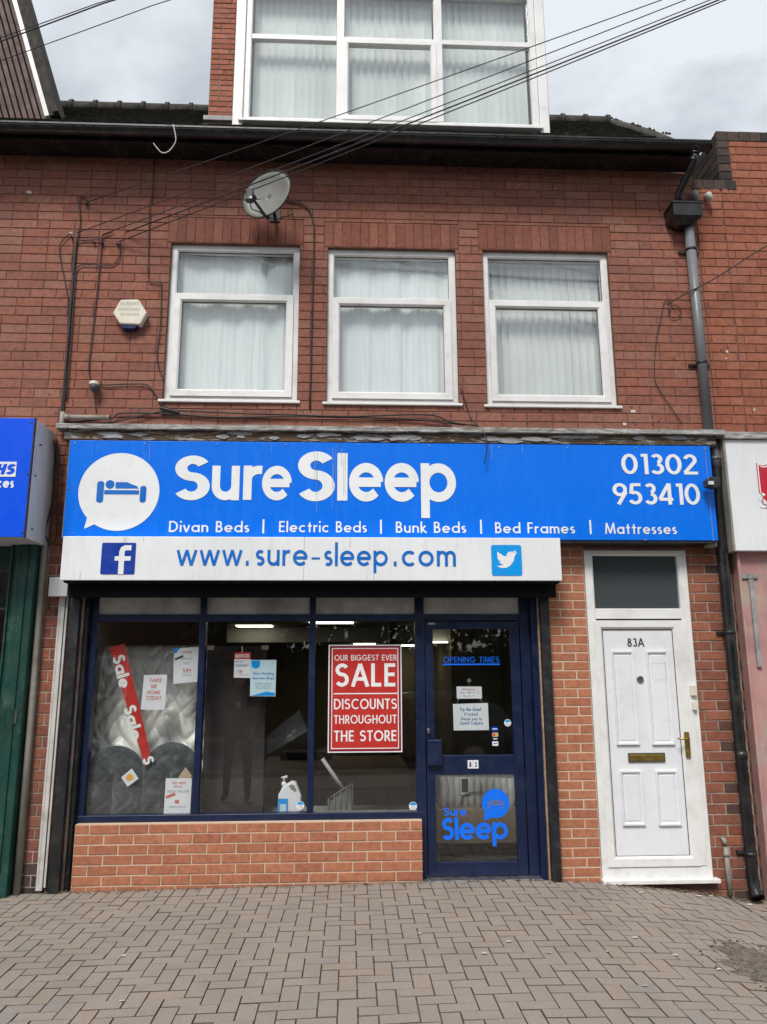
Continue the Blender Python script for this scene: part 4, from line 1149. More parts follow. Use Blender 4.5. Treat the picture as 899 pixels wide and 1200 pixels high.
# white roller shutter box sign
S2 = tag(empty('web_address_sign', (-.28, -.2, 2.37)), 'white strip sign with web address and blue social media squares below the big blue sign', 'shop sign')
mb = MB(); mb.box(-2.362, -.372, -.32, -.03, 2.373, 2.738); mb.box(-.3705, 1.80, -.32, -.03, 2.373, 2.738)
build('sign_panel', mb, M['sign_white'], S2, bevel=.004)
YW = -.3235
pl = []
for ch, a, b in (('w', 206.9, 230), ('w', 234, 256.5), ('w', 260.5, 283)): pl += px_text(ch, a, b, 662.5, 633.6, YW, w=.115, X=.62)
pl += px_text('.', 288, 292, 662.8, 634, YW, w=.16)
pl += px_text('sure', 299.5, 360.5, 662.8, 634, YW, w=.125, X=.64, track=.12)
pl += px_text('-', 365, 375.5, 663, 634, YW, w=.075)
pl += px_text('sleep', 380, 454.5, 663.2, 636, YW, w=.13, X=.66, track=.11)
pl += px_text('.', 461.5, 465.5, 663.4, 635, YW, w=.16)
pl += px_text('com', 471, 534.5, 663.6, 635, YW, w=.125, X=.64, track=.13)
build('web_address', polys_mesh(pl, YW), M['vinyl_blue'], S2)
f0 = rect2(118.6, 636, 158.6, 673, YW)
build('social_square', polys_mesh([rrect(f0[0], f0[1], f0[2], f0[3], .012)], YW), M['fb_blue'], S2)
w_, h_ = f0[1] - f0[0], f0[3] - f0[2]
def F(u, v): return (f0[0] + u * w_, f0[2] + v * h_)
stem = [F(.52, 0), F(.68, 0), F(.68, .72), F(.52, .70)]
hook = stroke_quads([F(.60, .62), F(.60, .72), F(.63, .80), F(.70, .84), F(.87, .84)], .155 * w_)
barp = [F(.40, .43), F(.86, .43), F(.87, .57), F(.40, .57)]
build('letter_f', polys_mesh([stem, barp] + hook, YW - .002), M['vinyl_white'], S2)
t0 = rect2(576, 638.6, 611.6, 674.6, YW)
build('social_square', polys_mesh([rrect(t0[0], t0[1], t0[2], t0[3], .02)], YW), M['tw_blue'], S2)
def T(u, v): return (t0[0] + u * (t0[1] - t0[0]), t0[2] + v * (t0[3] - t0[2]))
bird = [[T(.17, .30), T(.30, .25), T(.48, .25), T(.62, .33), T(.72, .46), T(.76, .60), T(.76, .70), T(.68, .78), T(.58, .78), T(.51, .70), T(.50, .62), T(.42, .60), T(.44, .42), T(.36, .34)],
        [T(.73, .72), T(.86, .76), T(.76, .62)], [T(.70, .77), T(.83, .83), T(.76, .72)],
        [T(.51, .62), T(.40, .64), T(.20, .78), T(.19, .66), T(.26, .55), T(.50, .50)], [T(.40, .58), T(.18, .60), T(.24, .49), T(.44, .44)], [T(.42, .48), T(.24, .45), T(.32, .37), T(.46, .36)]]
build('bird_symbol', polys_mesh(bird, YW - .002), M['vinyl_white'], S2)

# ================================================================== PIPES AND FITTINGS ON THE WALL
DP = tag(empty('downpipe', (3.3, -.08, -.17)), 'rainwater downpipe, grey above and black below, running from the gutter end past the blue sign', 'downpipe')
mb = MB(); g0 = at(812, 168, -.36); g1 = at(811, 192, -.30); g2 = at(795, 228, -.12); g3 = at(793, 240, -.10)
mb.tube([(g0[0], -.37, g0[1] - .02), (g0[0], -.37, g0[1] - .10)], [.06, .042], 14)
mb.tube([(g0[0], -.37, g0[1] - .09), (g0[0], -.365, g1[1] + .01), (g1[0] - .005, -.33, g1[1] - .03), (g2[0], -.13, g2[1]), (g3[0], -.12, g3[1] - .05)], .036, 14)
mb.tube([(g0[0], -.37, g0[1] - .11), (g0[0], -.37, g0[1] - .13)], .043, 14); mb.tube([(g0[0] - .002, -.36, g0[1] - .16), (g0[0] - .006, -.35, g0[1] - .175)], .042, 14)
build('swan_neck', mb, M['black_gloss'], DP)
hp = rect((788, 238), (824, 238), (820, 262), (792, 262), -.19)
mb = MB()
o_ = [(hp[0] - .02, hp[3]), (hp[1] + .01, hp[3])]
za, zbm, zc2 = hp[3], hp[2] + .085, hp[2] + .02
def hq(x0, x1, y0, y1, z): return [(x0, y0, z), (x1, y0, z), (x1, y1, z), (x0, y1, z)]
L_ = [hq(hp[0] - .015, hp[1] + .01, -.215, -.01, za), hq(hp[0] - .01, hp[1] + .005, -.205, -.01, zbm), hq(hp[0] + .07, hp[1] - .075, -.14, -.02, zc2)]
n0 = len(mb.v)
for q in L_: mb.v += q
for k in range(2):
    for i in range(4):
        j = (i + 1) % 4; mb.face((n0 + k * 4 + j, n0 + k * 4 + i, n0 + k * 4 + 4 + i, n0 + k * 4 + 4 + j))
mb.face([n0 + 8 + i for i in range(4)])
mb.box(hp[0] - .022, hp[1] + .017, -.222, -.208, za - .012, za + .004)
mb.box(hp[0] - .022, hp[0] - .008, -.208, -.01, za - .012, za + .004); mb.box(hp[1] + .003, hp[1] + .017, -.208, -.01, za - .012, za + .004)
build('rainwater_hopper', mb, M['black_gloss'], DP)
mb = MB(); mb.tube([(3.30, -.075, zc2 + .02), (3.305, -.075, 3.76)], .046, 18)
build('grey_pipe', mb, M['grey_pipe'], DP)
for zz in (5.62, 4.45):
    mb = MB(); mb.tube([(3.302, -.075, zz - .012), (3.302, -.075, zz + .012)], .051, 18); mb.box(3.20, 3.40, -.03, -.008, zz - .012, zz + .012)
    build('pipe_clip', mb, M['black_metal'], DP)
mb = MB(); mb.tube([(3.330, -.10, 3.66), (3.335, -.10, 3.42)], .045, 16); mb.tube([(3.332, -.10, 3.53), (3.332, -.10, 3.50)], .049, 16)
build('grey_pipe', mb, M['grey_pipe'], DP)
mb = MB(); mb.tube([(3.335, -.10, 3.43), (3.325, -.085, 3.2), (3.315, -.08, 1.0), (3.315, -.08, .02), (3.315, -.085, -.10), (3.315, -.13, -.165)], .046, 18, cap=False)
mb.tube([(3.315, -.11, -.145), (3.315, -.135, -.172)], .056, 18, cap=False)
mb.tube([(3.318, -.08, .90), (3.318, -.08, .96)], .052, 18)
build('black_pipe', mb, M['black_gloss'], DP)
mb = MB(); mb.tube([(3.315, -.118, -.155), (3.315, -.120, -.158)], .044, 16); build('pipe_mouth', mb, M['ink'], DP)
for zz in (1.95, .15):
    mb = MB(); mb.tube([(3.316, -.08, zz - .014), (3.316, -.08, zz + .014)], .052, 18); mb.box(3.23, 3.40, -.03, -.008, zz - .012, zz + .012); build('pipe_clip', mb, M['black_metal'], DP)
# small waste pipe
p0 = at(851, 990, -.06); p1_ = at(852, 1047, -.06)
mb = MB(); mb.tube([(p0[0], -.05, p0[1] - .02), (p0[0] + .005, -.05, gz(3.15, 0) + .02)], .021, 12); mb.tube([(p0[0], -.05, p0[1] - .06), (p0[0], -.05, p0[1] - .09)], .026, 12)
mb.tube([(p0[0], -.05, p0[1] + .005), (p0[0] - .004, -.045, p0[1] + .03), (p0[0] - .006, .0, p0[1] + .045)], .018, 10)
tag(build('waste_pipe', mb, M['grime_pipe']), 'short dirty white waste pipe standing beside the foot of the white door', 'pipe')
# left pipes
xa, za_ = at(62, 512, -.05)
mb = MB(); mb.tube([(-2.622, -.05, 3.60), (-2.612, -.05, 2.6), (-2.603, -.05, 1.3), (-2.598, -.05, gz(-2.6, 0) + .004)], .027, 14)
tag(build('drain_pipe', mb, M['grime_pipe']), 'beige round pipe running down between the green pilaster and the brick pier', 'pipe')
mb = MB(); mb.box(-2.455, -2.405, -.045, -.009, gz(-2.4, 0) + .02, 2.28); mb.box(-2.398, -2.382, -.035, -.009, gz(-2.4, 0) + .04, 2.27); mb.box(-2.447, -2.437, -.049, -.0455, 0, 2.28)
tag(build('cable_trunking', mb, M['white_pipe'], bevel=.003), 'white plastic cable trunking on the brick pier left of the black shutter rail', 'trunking')
jb = rect2(58.5, 677, 79.5, 698.5, -.1)
mb = MB(); mb.box(jb[0], jb[1], -.10, -.009, jb[2], jb[3]); mb.box(jb[0] - .004, jb[1] + .004, -.115, -.101, jb[2] - .004, jb[3] + .004)
tag(build('junction_box', mb, M['grey_panel'], bevel=.005), 'grey square junction box at the left end of the white strip sign', 'box')
a = at(73, 487, -.06); b = at(128, 489, -.06); c = at(72, 505, -.06)
mb = MB(); mb.tube([(a[0] + .03, -.05, a[1] - .01), (b[0], -.05, b[1])], .022, 12); mb.tube([(b[0] - .02, -.05, b[1]), (b[0] - .0, -.05, b[1])], .027, 12); mb.tube([(a[0], -.05, a[1] + .035), (c[0] - .01, -.05, c[1])], .022, 12)
mb.tube([(a[0] + .06, -.05, a[1] - .01), (a[0] + .02, -.052, a[1] - .01)], .026, 12)
tag(build('conduit', mb, M['grime_pipe']), 'stub of dirty white conduit pipe lying along the left end of the cornice', 'pipe')
# alarm box
AL = tag(empty('alarm_box', (at(151, 368)[0], -.05, at(151, 388)[1])), 'cream six-sided burglar alarm box with a dark blue foot left of the upstairs windows', 'alarm')
def al(px, py, Y=-.09): return at(px, py, Y)
hexo = [al(140, 379), al(131.8, 366), al(141, 350.5), al(162, 350), al(172, 366), al(164, 380)]
mb = MB(); fr_ = [hexo[k] for k in (0, 5, 4, 3, 2, 1)]
mb.prism(fr_, -.085, -.009)
cx_ = sum(p[0] for p in fr_) / 6; cz_ = sum(p[1] for p in fr_) / 6
build('cover', mb, M['cream_plastic'], AL, bevel=.012)
mb = MB(); mb.prism([al(144.5, 386.5, -.05), al(158.5, 386.5, -.05), al(163.5, 381, -.05), al(140.5, 380, -.05)], -.07, -.009); build('strobe_lens', mb, M['blue_plastic'], AL, bevel=.008)
faded = paint('faded_cream_print', (.50, .46, .34), .6)
for s_, a, b, yb, yt in (('ALARMS', 140.5, 163, 357.5, 353.5), ('MONITORED', 139, 164, 364, 360.5), ('24 HOURS', 141, 163, 370, 366.5)):
    build('faded_print', polys_mesh(px_text(s_, a, b, yb, yt, -.0865, w=.12), -.0865), faded, AL)
# cctv
CT = tag(empty('security_camera', (at(111, 452)[0], -.06, at(111, 458)[1])), 'tiny white capped dome camera hanging on the bricks below the alarm box', 'camera')
c_ = at(110.5, 449.5, -.07); mb = MB()
mb.tube([(c_[0], -.07, c_[1] + .022), (c_[0], -.07, c_[1] + .012), (c_[0], -.07, c_[1] - .015)], [.022, .042, .044], 16); mb.box(c_[0] - .02, c_[0] + .02, -.07, -.009, c_[1] - .005, c_[1] + .018)
build('cap', mb, M['cream_plastic'], CT, bevel=.003)
mb = MB(); mb.tube([(c_[0], -.07, c_[1] - .015), (c_[0] + .004, -.075, c_[1] - .05), (c_[0] + .008, -.08, c_[1] - .085)], [.043, .038, .012], 16); build('lens_dome', mb, M['ink'], CT)
# floodlight beside the sign
FLt = tag(empty('floodlight', (3.19, -.29, 3.22)), 'small black floodlight hooked round the right end of the blue sign', 'light')
q = rect2(826, 560, 842, 573, -.30)
mb = MB(); mb.prism([(q[0], q[2] + .02), (q[0] + .07, q[2]), (q[1], q[2] + .02), (q[1], q[3]), (q[0] + .03, q[3]), (q[0], q[3] - .03)], -.34, -.26); mb.tube([(q[1] - .02, -.27, q[3] - .02), (3.30, -.15, q[3] - .02)], .015, 8)
build('housing', mb, M['black_metal'], FLt, bevel=.006)
mb = MB(); mb.box(q[0] + .012, q[0] + .06, -.345, -.341, q[2] + .03, q[3] - .04); build('lamp_glass', mb, M['grey_panel'], FLt)
mb = MB(); q = rect2(828, 632, 838, 640, -.12); mb.box(q[0], q[1], -.16, -.05, q[2] - .01, q[3] - .02)
tag(build('vent_cap', mb, M['grime_pipe'], bevel=.004), 'small beige box under the right end of the blue sign', 'box')
# broken concrete stub by the hopper
for (px, py, r, lab) in ((813, 231, .05, 'grey'), (829, 232, .045, 'white')):
    c_ = at(px, py, -.05); mb = MB()
    mb.tube([(c_[0] - .01, -.02, c_[1] + r * .9), (c_[0], -.07, c_[1] + r * .3), (c_[0] + .01, -.075, c_[1] - r * .4), (c_[0] + .02, -.03, c_[1] - r)], [r * .35, r * .9, r * .75, r * .15], 8)
    tag(build('broken_tile', mb, M['lead'] if lab == 'grey' else M['white_pipe']), '%s broken tile piece lodged above the black rainwater hopper' % lab, 'tile')
# satellite dish
D = tag(empty('satellite_dish', (at(312, 238)[0], -.05, at(312, 245)[1])), 'grey satellite dish mounted on the brickwork just above the first upstairs window', 'satellite dish')
dc = Vector((at(312, 227, -.33)[0], -.33, at(312, 227, -.33)[1]))
nrm = Vector((-.45, -.85, .15)).normalized()           # where the dish looks
upv = (Vector((.0, 0, 1)) - nrm * Vector((.30, 0, 1)).dot(nrm)).normalized(); sdv = nrm.cross(upv)
mb = MB(); A_, Bh = .262, .235
def dish(u, v):
    r = v; a = u * 2 * math.pi
    return dc + sdv * (A_ * r * math.cos(a)) + upv * (Bh * r * math.sin(a)) - nrm * (.05 * (1 - r * r))
mb.grid(dish, 40, 6)
build('reflector', mb, M['dish'], D, solid=.006)
rim = [dish(k / 40, 1) for k in range(41)]
mb = MB(); mb.tube(rim, .006, 6, cap=False); build('rim', mb, M['black_metal'], D)
foot = dish(.75, .92); foot = dc - upv * Bh * .95
lnb = Vector((at(293, 231, -.55)[0], -.55, at(293, 231, -.55)[1]))
mb = MB(); mb.tube([foot - nrm * .05, foot + Vector((0, -.03, -.02)), lnb + Vector((.03, .02, -.01))], [.013, .014, .012], 8)
mb.tube([dc - nrm * .055, dc - nrm * .10 + Vector((0, .02, -.05)), Vector((dc.x + .05, -.01, dc.z - .02))], .016, 8)
mb.box(dc.x + .0, dc.x + .10, -.02, -.009, dc.z - .08, dc.z + .05)
build('mounting_arm', mb, M['black_metal'], D)
mb = MB(); mb.box(lnb.x - .035, lnb.x + .03, lnb.y - .03, lnb.y + .03, lnb.z - .045, lnb.z + .07); mb.tube([lnb + Vector((0, 0, .04)), lnb - nrm * .07 + Vector((0, 0, .03))], [.025, .03], 10)
build('receiver_head', mb, M['black_metal'], D, bevel=.008)
mb = MB(); mb.box(lnb.x + .0, lnb.x + .022, lnb.y - .0325, lnb.y - .0305, lnb.z - .03, lnb.z - .012); build('receiver_label', mb, M['paper'], D)
mb = MB(); mb.tube(smooth_path([lnb + Vector((0, 0, -.05)), lnb + Vector((.02, .03, -.10)), foot + Vector((-.05, -.02, .02)), foot + Vector((.0, .0, -.02))]), .005, 6)
mb.tube(smooth_path([foot + Vector((.02, .02, 0)), foot + Vector((.10, .06, .0)), Vector((dc.x + .22, -.05, dc.z - .02)), Vector((dc.x + .2, -.03, dc.z + .04))]), .005, 6)
build('cable_loop', mb, M['cable'], D)

# ---- cables
def wall_cable(pts, label, r=.006, Y=-.022, name='wall_cable', group='black cables clipped to the brickwork', mat='cable', ys=None):
    P = []
    for i, (x, y) in enumerate(pts):
        yy = ys[i] if ys else Y - .002 * (i % 2); q = at(x, y, yy); P.append((q[0], yy, q[1]))
    mb = MB(); mb.tube(smooth_path(P, 5), r, 6)
    return tag(build(name, mb, M[mat]), label, 'cable', None)
wall_cable([(335, 236), (356, 240), (366, 255), (368, 280), (366, 360), (363, 480)], 'black cable dropping from the dish between the first and second upstairs windows', .007)
wall_cable([(104, 238), (97, 229), (93, 238), (94, 262), (90, 285), (86, 330), (80, 400), (72, 488)], 'black cable hanging from the topmost bracket, beginning with a small curl', .006)
wall_cable([(83, 273), (76, 279), (70, 288), (71, 305), (79, 345), (80, 372), (78, 440), (73, 490)], 'black cable bowing furthest left before joining the vertical bundle', .005)
wall_cable([(90, 280), (88, 300), (84, 345), (78, 420), (71, 497)], 'thickest black cable of the vertical bundle left of the alarm box', .011)
wall_cable([(121, 281), (110, 281), (92, 283), (87, 295), (85, 320), (82, 380), (77, 440), (74, 492)], 'black cable turning down beside the bundle from the second bracket', .006)
wall_cable([(132, 272), (122, 275), (119, 281), (118, 300), (112, 360), (105, 420), (105, 440), (110, 447)], 'thin black cable running down to the tiny dome camera', .006)
wall_cable([(141, 283), (140, 300), (132, 310), (110, 310), (92, 312), (88, 330), (84, 390), (78, 470)], 'black cable looping right below the brackets then back to the bundle', .006)
wall_cable([(113, 449), (125, 451), (150, 450), (172, 451), (182, 462), (189, 473), (200, 480)], 'black cable leading right from the camera to the window sill', .006)
wall_cable([(112, 462), (112, 478), (113, 484)], 'short black tail hanging straight below the dome camera', .005)
wall_cable([(181, 180), (179, 225), (175, 250), (174, 326)], 'thin dark red cable running straight down from the eaves left of the first window', .005)
wall_cable([(174, 330), (187, 331), (189, 335), (188, 380), (184, 420), (193, 448)], 'thin red-brown cable kinked down beside the first window frame', .005)
wall_cable([(80, 495), (130, 490), (143, 484), (200, 485), (260, 489), (330, 488), (400, 489), (480, 491), (545, 498)], 'long black cable lying along the bricks above the cornice', .008, Y=-.03)
wall_cable([(80, 502), (110, 500), (140, 493), (190, 482), (203, 481), (270, 484), (340, 486), (410, 488), (500, 486), (530, 495), (560, 499)], 'second black cable, ending in a drooping loop below the middle window', .007, Y=-.035)
wall_cable([(188, 478), (196, 480), (210, 484)], 'fat black cable joint under the first upstairs window', .017, Y=-.035, name='cable_joint')
wall_cable([(540, 455), (545, 470), (552, 490), (566, 506), (571, 520), (568, 543)], 'thin cable draping over the cornice onto the blue sign', .005, ys=[-.02, -.02, -.03, -.25, -.26, -.25])
wall_cable([(61, 512), (68, 540), (66, 580), (60, 595), (54, 620), (55, 631), (62, 636), (66, 625), (68, 560), (70, 520)], 'slack black cable looping beside the grey side of the blue pharmacy sign', .006, Y=-.08)
wall_cable([(59, 698), (57, 710), (60, 716), (66, 716), (71, 708), (71, 699)], 'small loop of black wire hanging under the grey junction box', .004, Y=-.03)
wall_cable([(788, 356), (781, 351), (777, 358), (775, 370), (769, 400), (767, 440), (775, 460), (800, 497)], 'thin black cable wandering down right of the rightmost upstairs window', .004)
wall_cable([(786, 362), (784, 368), (788, 372), (795, 371), (798, 365), (794, 359), (787, 358), (784, 364)], 'small coil of black cable beside the grey downpipe', .004)
tag(wall_cable([(782, 357), (800, 346), (840, 325), (899, 288), (960, 262)], 'black cable crossing the grey downpipe up to the right edge', .006, ys=[-.03, -.09, -.16, -.12, -.1]), 'black cable crossing in front of the grey downpipe towards the right edge', 'cable')
wall_cable([(203, 146), (206, 160), (205, 168), (198, 177), (190, 179), (183, 172), (180, 168)], 'pale cord hanging in a hook shape from the gutter', .005, ys=[-.45] * 7, name='loose_cord', mat='white_pipe')
wall_cable([(112, 210), (60, 225)][:0] + [(165, 220), (166, 226)], 'stub', .004) if False else None
mb = MB()
for (x, y) in ((101, 238), (84, 277), (120, 284), (138, 285), (110, 283)):
    q = at(x, y, -.03); mb.tube([(q[0], -.04, q[1] - .015), (q[0], -.008, q[1])], .010, 8)
tag(build('cable_bracket', mb, M['black_metal']), 'row of small black wire brackets on the bricks at the upper left', 'bracket')
# overhead wires to a telegraph pole across the corner
POLE = Vector((17.5, -9.0, 0))
wires = [((102, 237), (775, 0), .30, .006, 'highest black overhead wire, running from the topmost wall bracket up to the right'),
         ((90, 273), (803, 0), .34, .006, 'second overhead wire, crossing the dormer just below the highest one'),
         ((120, 275), (832, 0), .38, .006, 'third overhead wire, crossing the satellite dish at its top edge'),
         ((148, 272), (842, 0), .40, .009, 'thick overhead wire of the close pair at upper right'),
         ((140, 283), (850, 0), .36, .007, 'lowest overhead wire, crossing the middle of the satellite dish')]
ends = []
for k, (s_, e_, sag, r, lab) in enumerate(wires):
    a = at(*s_, -.04); A3 = Vector((a[0], -.04, a[1])); yq = -2.0; b = at(*e_, yq); K = 4.4; t_ = 1 / K
    B3 = Vector((b[0], yq, b[1] + sag * 4 * t_ * (1 - t_)))
    E3 = A3 + (B3 - A3) * K; ends.append(E3)
    r *= .72
    P = [A3 + (E3 - A3) * (i / 40) - Vector((0, 0, sag * 4 * (i / 40) * (1 - i / 40))) for i in range(41)]
    mb = MB(); mb.tube(P, r, 6); tag(build('overhead_wire', mb, M['cable']), lab, 'wire')
for k, (s_, e_, r, lab) in enumerate([((0, 44), (134, -2), .004, 'upper of the three thin wires crossing the sky at top left'), ((0, 50), (140, -2), .006, 'middle of the three thin wires crossing the sky at top left'), ((0, 72), (205, -2), .004, 'lowest of the three thin wires crossing the sky at top left')]):
    a = at(s_[0] - 120, s_[1] + 42, -.1); A3 = Vector((a[0], -.1, a[1])); b = at(*e_, -1.2); B3 = Vector((b[0], -1.2, b[1])); E3 = A3 + (B3 - A3) * 7
    P = [A3 + (E3 - A3) * (i / 30) - Vector((0, 0, .35 * 4 * (i / 30) * (1 - i / 30) - .171 * 0)) + Vector((0, 0, .17 * min(1, i / 4))) for i in range(31)]
    mb = MB(); mb.tube(P, r, 6); tag(build('overhead_wire', mb, M['cable']), lab, 'wire')
pe = sum(ends, Vector()) / len(ends)
mb = MB(); mb.tube([(pe.x, pe.y, -.3), (pe.x, pe.y, pe.z + .6)], [.14, .10], 12); mb.box(pe.x - .5, pe.x + .5, pe.y - .05, pe.y + .05, pe.z - .1, pe.z)
tag(build('telegraph_pole', mb, M['bark']), 'wooden telegraph pole at the far right where the overhead wires end', 'pole')

# ================================================================== LEFT NEIGHBOUR (pharmacy)
PH = tag(empty('pharmacy_building', (-3.6, .3, 0)), 'neighbouring building on the left with dark green shopfront and brown clad gable above the gutter', 'building')
mb = MB()
mb.box(-2.80, -2.64, -.14, .1, gz(-2.7, 0), 2.70); mb.box(-2.865, -2.801, -.10, .1, gz(-2.9, 0), 2.70); mb.box(-2.862, -2.845, -.12, -.101, gz(-2.9, 0), 2.70)
mb.box(-2.745, -2.70, -.155, -.141, 0.1, 2.69)
pil = build('green_pilaster', mb, M['green'], PH, bevel=.006)
a = at(10, 832, -.142); b = at(19, 848, -.142); mb = MB(); mb.box(a[0], b[0], -.146, -.141, b[1], a[1]); build('notice_plate', mb, M['ink'], pil)
mb = MB(); c_ = at(7, 922, -.145); mb.tube([(c_[0], -.150, c_[1]), (c_[0], -.140, c_[1])], .012, 10); build('bolt_cap', mb, M['vinyl_white'], pil)
mb = MB(); mb.box(-4.6, -2.866, .0, .06, gz(-3, 0), .5); build('stall_riser', mb, M['green'], PH)
mb = MB(); mb.box(-4.6, -2.866, .0, .06, 2.5, 2.7); build('window_head', mb, M['green'], PH)
mb = MB(); mb.poly([(-4.6, .03, .5), (-2.866, .03, .5), (-2.866, .03, 2.5), (-4.6, .03, 2.5)]); mb.poly([(-4.6, .036, .5), (-4.6, .036, 2.5), (-2.866, .036, 2.5), (-2.866, .036, .5)])
build('pane', mb, M['glass'], PH)
mb = MB(); mb.box(-4.6, -2.7, 3.0, 3.1, -.1, 2.8); mb.box(-4.6, -2.7, .1, 3.0, 2.75, 2.85); mb.box(-4.7, -4.6, .0, 3, -.1, 2.8); mb.box(-2.70, -2.63, .1, 3, -.1, 2.8)
build('shop_interior', mb, M['dark_room'], PH)
for (x, y) in ((-3.4, 1.2), (-3.3, 2.0)):
    mb = MB(); mb.box(x, x + .5, y, y + .1, 2.36, 2.40); build('ceiling_lamp', mb, M['lamp'], PH)
mb = MB(); mb.box(-4.6, -2.585, -.03, .14, -.35, gz(-2.7, 0)-.001); build('footing', mb, M['concrete'], PH)
# gable with diagonal boards above the gutter
YGb = .55
ga = at(73, 133, YGb); gb = at(35, 0, YGb); dz = Vector((gb[0] - ga[0], 0, gb[1] - ga[1])).normalized()
perp = Vector((-dz.z, 0, dz.x)); perp = perp if perp.x < 0 else -perp
mb = MB(); base = Vector((ga[0], YGb, ga[1] - .1))
o1 = base; o2 = base + dz * 3.2
mb.poly([o1 + Vector((-.05, .06, 0)), o2 + Vector((-.05, .06, 0)), o2 + perp * 1.6 + Vector((0, .06, 0)), o1 + perp * .75 + Vector((-1.3, .06, -.6))])
gable = build('gable_wall', mb, M['clad_dark'], PH)
mb = MB()
def slabp(mb_, s0, s1, y0, y1, l0=0.0, l1=3.2):
    p = [base + perp * s0 + dz * l0, base + perp * s0 + dz * l1, base + perp * s1 + dz * l1, base + perp * s1 + dz * l0]
    mb_.prism([(q.x, q.z) for q in p][::-1], y0, y1)
slabp(mb, -.02, .035, YGb - .16, YGb + .2); build('verge_tiles', mb, M['roof_tile'], PH)
mb = MB(); slabp(mb, .036, .082, YGb - .12, YGb - .05); build('dark_verge_board', mb, M['clad_dark'], PH)
mb = MB(); slabp(mb, .083, .128, YGb - .13, YGb - .06); build('white_barge_board', mb, M['upvc_old'], PH)
for k in range(17):
    mb = MB(); s0 = .135 + k * .062
    cut = .0 + max(0, (k * .062) * .55)
    slabp(mb, s0, s0 + .046, YGb - .03 + .004 * (k % 2), YGb + .03, -.6 - cut if k else -.1, 3.2)
    build('cladding_board', mb, M['clad'], PH, bevel=.004)
# pharmacy sign
PS = tag(empty('pharmacy_sign', (-3.5, -.3, 2.68)), 'bright blue pharmacy box sign with white lettering and grey side at the left edge', 'shop sign')
mb = MB(); mb.box(-4.4, -2.583, -.556, -.545, 2.69, 3.68); build('sign_panel', mb, M['pharm_blue'], PS, bevel=.002)
mb = MB()
mb.poly([(-2.578, -.555, 2.688), (-2.600, -.03, 2.70), (-2.608, -.03, 3.71), (-2.582, -.555, 3.682)])
mb.poly([(-4.4, -.54, 3.675), (-2.585, -.54, 3.675), (-2.61, -.03, 3.70), (-4.4, -.03, 3.70)])
mb.poly([(-4.4, -.54, 2.692), (-4.4, -.03, 2.70), (-2.605, -.03, 2.70), (-2.59, -.54, 2.692)])
build('side_panel', mb, M['grey_panel'], PS)
mb = MB(); mb.box(-2.584, -2.574, -.56, -.535, 2.685, 3.685); build('corner_trim', mb, M['black_metal'], PS)
YP = -.559
nb = rect2(-24, 541, 19, 558.5, YP)
build('health_logo_box', polys_mesh([rpoly(nb[0], nb[1], nb[2], nb[3])], YP), M['vinyl_white'], PS)
def shear(pl, z0, k=.22): return [[(p[0] + (p[1] - z0) * k, p[1]) for p in q] for q in pl]
q_ = px_text('NHS', -19, 15.5, 555.8, 543.6, YP, w=.25, track=.03); build('health_logo_letters', polys_mesh(shear(q_, nb[2]), YP - .002), M['pharm_blue'], PS)
build('services_lettering', polys_mesh(px_text('services', -34, 16, 571.5, 559.5, YP, w=.2, X=.68, track=.09), YP), M['vinyl_white'], PS)
mb = MB()
for (x, y) in ((37, 495), (32, 555), (26, 624)):
    p = at(x, y, YP); mb.tube([(p[0], YP - .003, p[1]), (p[0], YP + .002, p[1])], .007, 8)
for (y, z) in ((-.40, 3.5), (-.45, 3.22), (-.42, 2.78)): mb.tube([(-2.572, y, z), (-2.60, y, z)], .007, 8)
build('screw_heads', mb, M['ink'], PS, kind='stuff')

# ================================================================== RIGHT NEIGHBOUR
RB = tag(empty('charity_shop_building', (4.2, .1, 0)), 'orange-red brick neighbouring building on the right with dark brick parapet above its white sign', 'building')
mb = MB(); mb.poly([(XR, .001, -.6), (6.2, .001, -.6), (6.2, .001, 6.95), (3.71, .001, 6.95), (3.71, .001, 6.36), (XR, .001, 6.36)])
mb.poly([(3.71, .001, 6.36), (3.71, .001, 6.98), (3.71, 1.2, 6.98), (3.71, 1.2, 6.36)]); mb.poly([(3.71, 1.2, 6.3), (6.2, 1.2, 6.3), (6.2, 1.2, 6.98), (3.71, 1.2, 6.98)]); mb.box(3.41, 6.2, .2, 9.6, -.5, 6.35)
build('wall', mb, M['mortar_old'], RB)
zr = 3.70
lr = lay(XR, 3.705, zr, 6.36, .2360, .0893, [], .0065, .35, mat='brick_right', irregular=.1)
lr += lay(3.705, 5.2, zr, 6.89, .2360, .0893, [(3.705, 3.83, 6.36, 7.0)], .0065, .2, mat='brick_right', irregular=.1)
for k in range(6): lr.append((3.768, 6.36 + .0893 * (k + .5), .115, .083, 'brick_blue', 0))
for k in range(12): lr.append((3.765 + k * .1145, 6.945, .108, .11, 'brick_blue', -.005))
for k in range(4): lr.append((3.46 + k * .115, 6.385, .108, .105, 'brick_blue', -.004))
lr += lay(XR + .0, 3.47, -.4, 3.66, .1180, .0845, [], .012, .3, mat='brick_blue')
place_bricks(lr, RB, 300)
# return face of the parapet, dark bricks seen from the side
rb_ = MB(); row = 0; z = 6.36
while z < 6.97:
    y = .008 - (row % 2) * .11
    while y < 1.18:
        a, b = max(y, .008), min(y + .228, 1.18)
        if b - a > .03: rb_.box(3.704 + random.uniform(-.001, .001), 3.74, a, b, z + .004, min(z + .085, 6.985))
        y += .236
    z += .0893; row += 1
build('parapet_return_bricks', rb_, M['brick_blue'], RB)
mb = MB(); mb.box(3.36, 6.0, -.22, -.01, 3.672, 3.735); build('cornice_capping', mb, M['capping'], RB, bevel=.004)
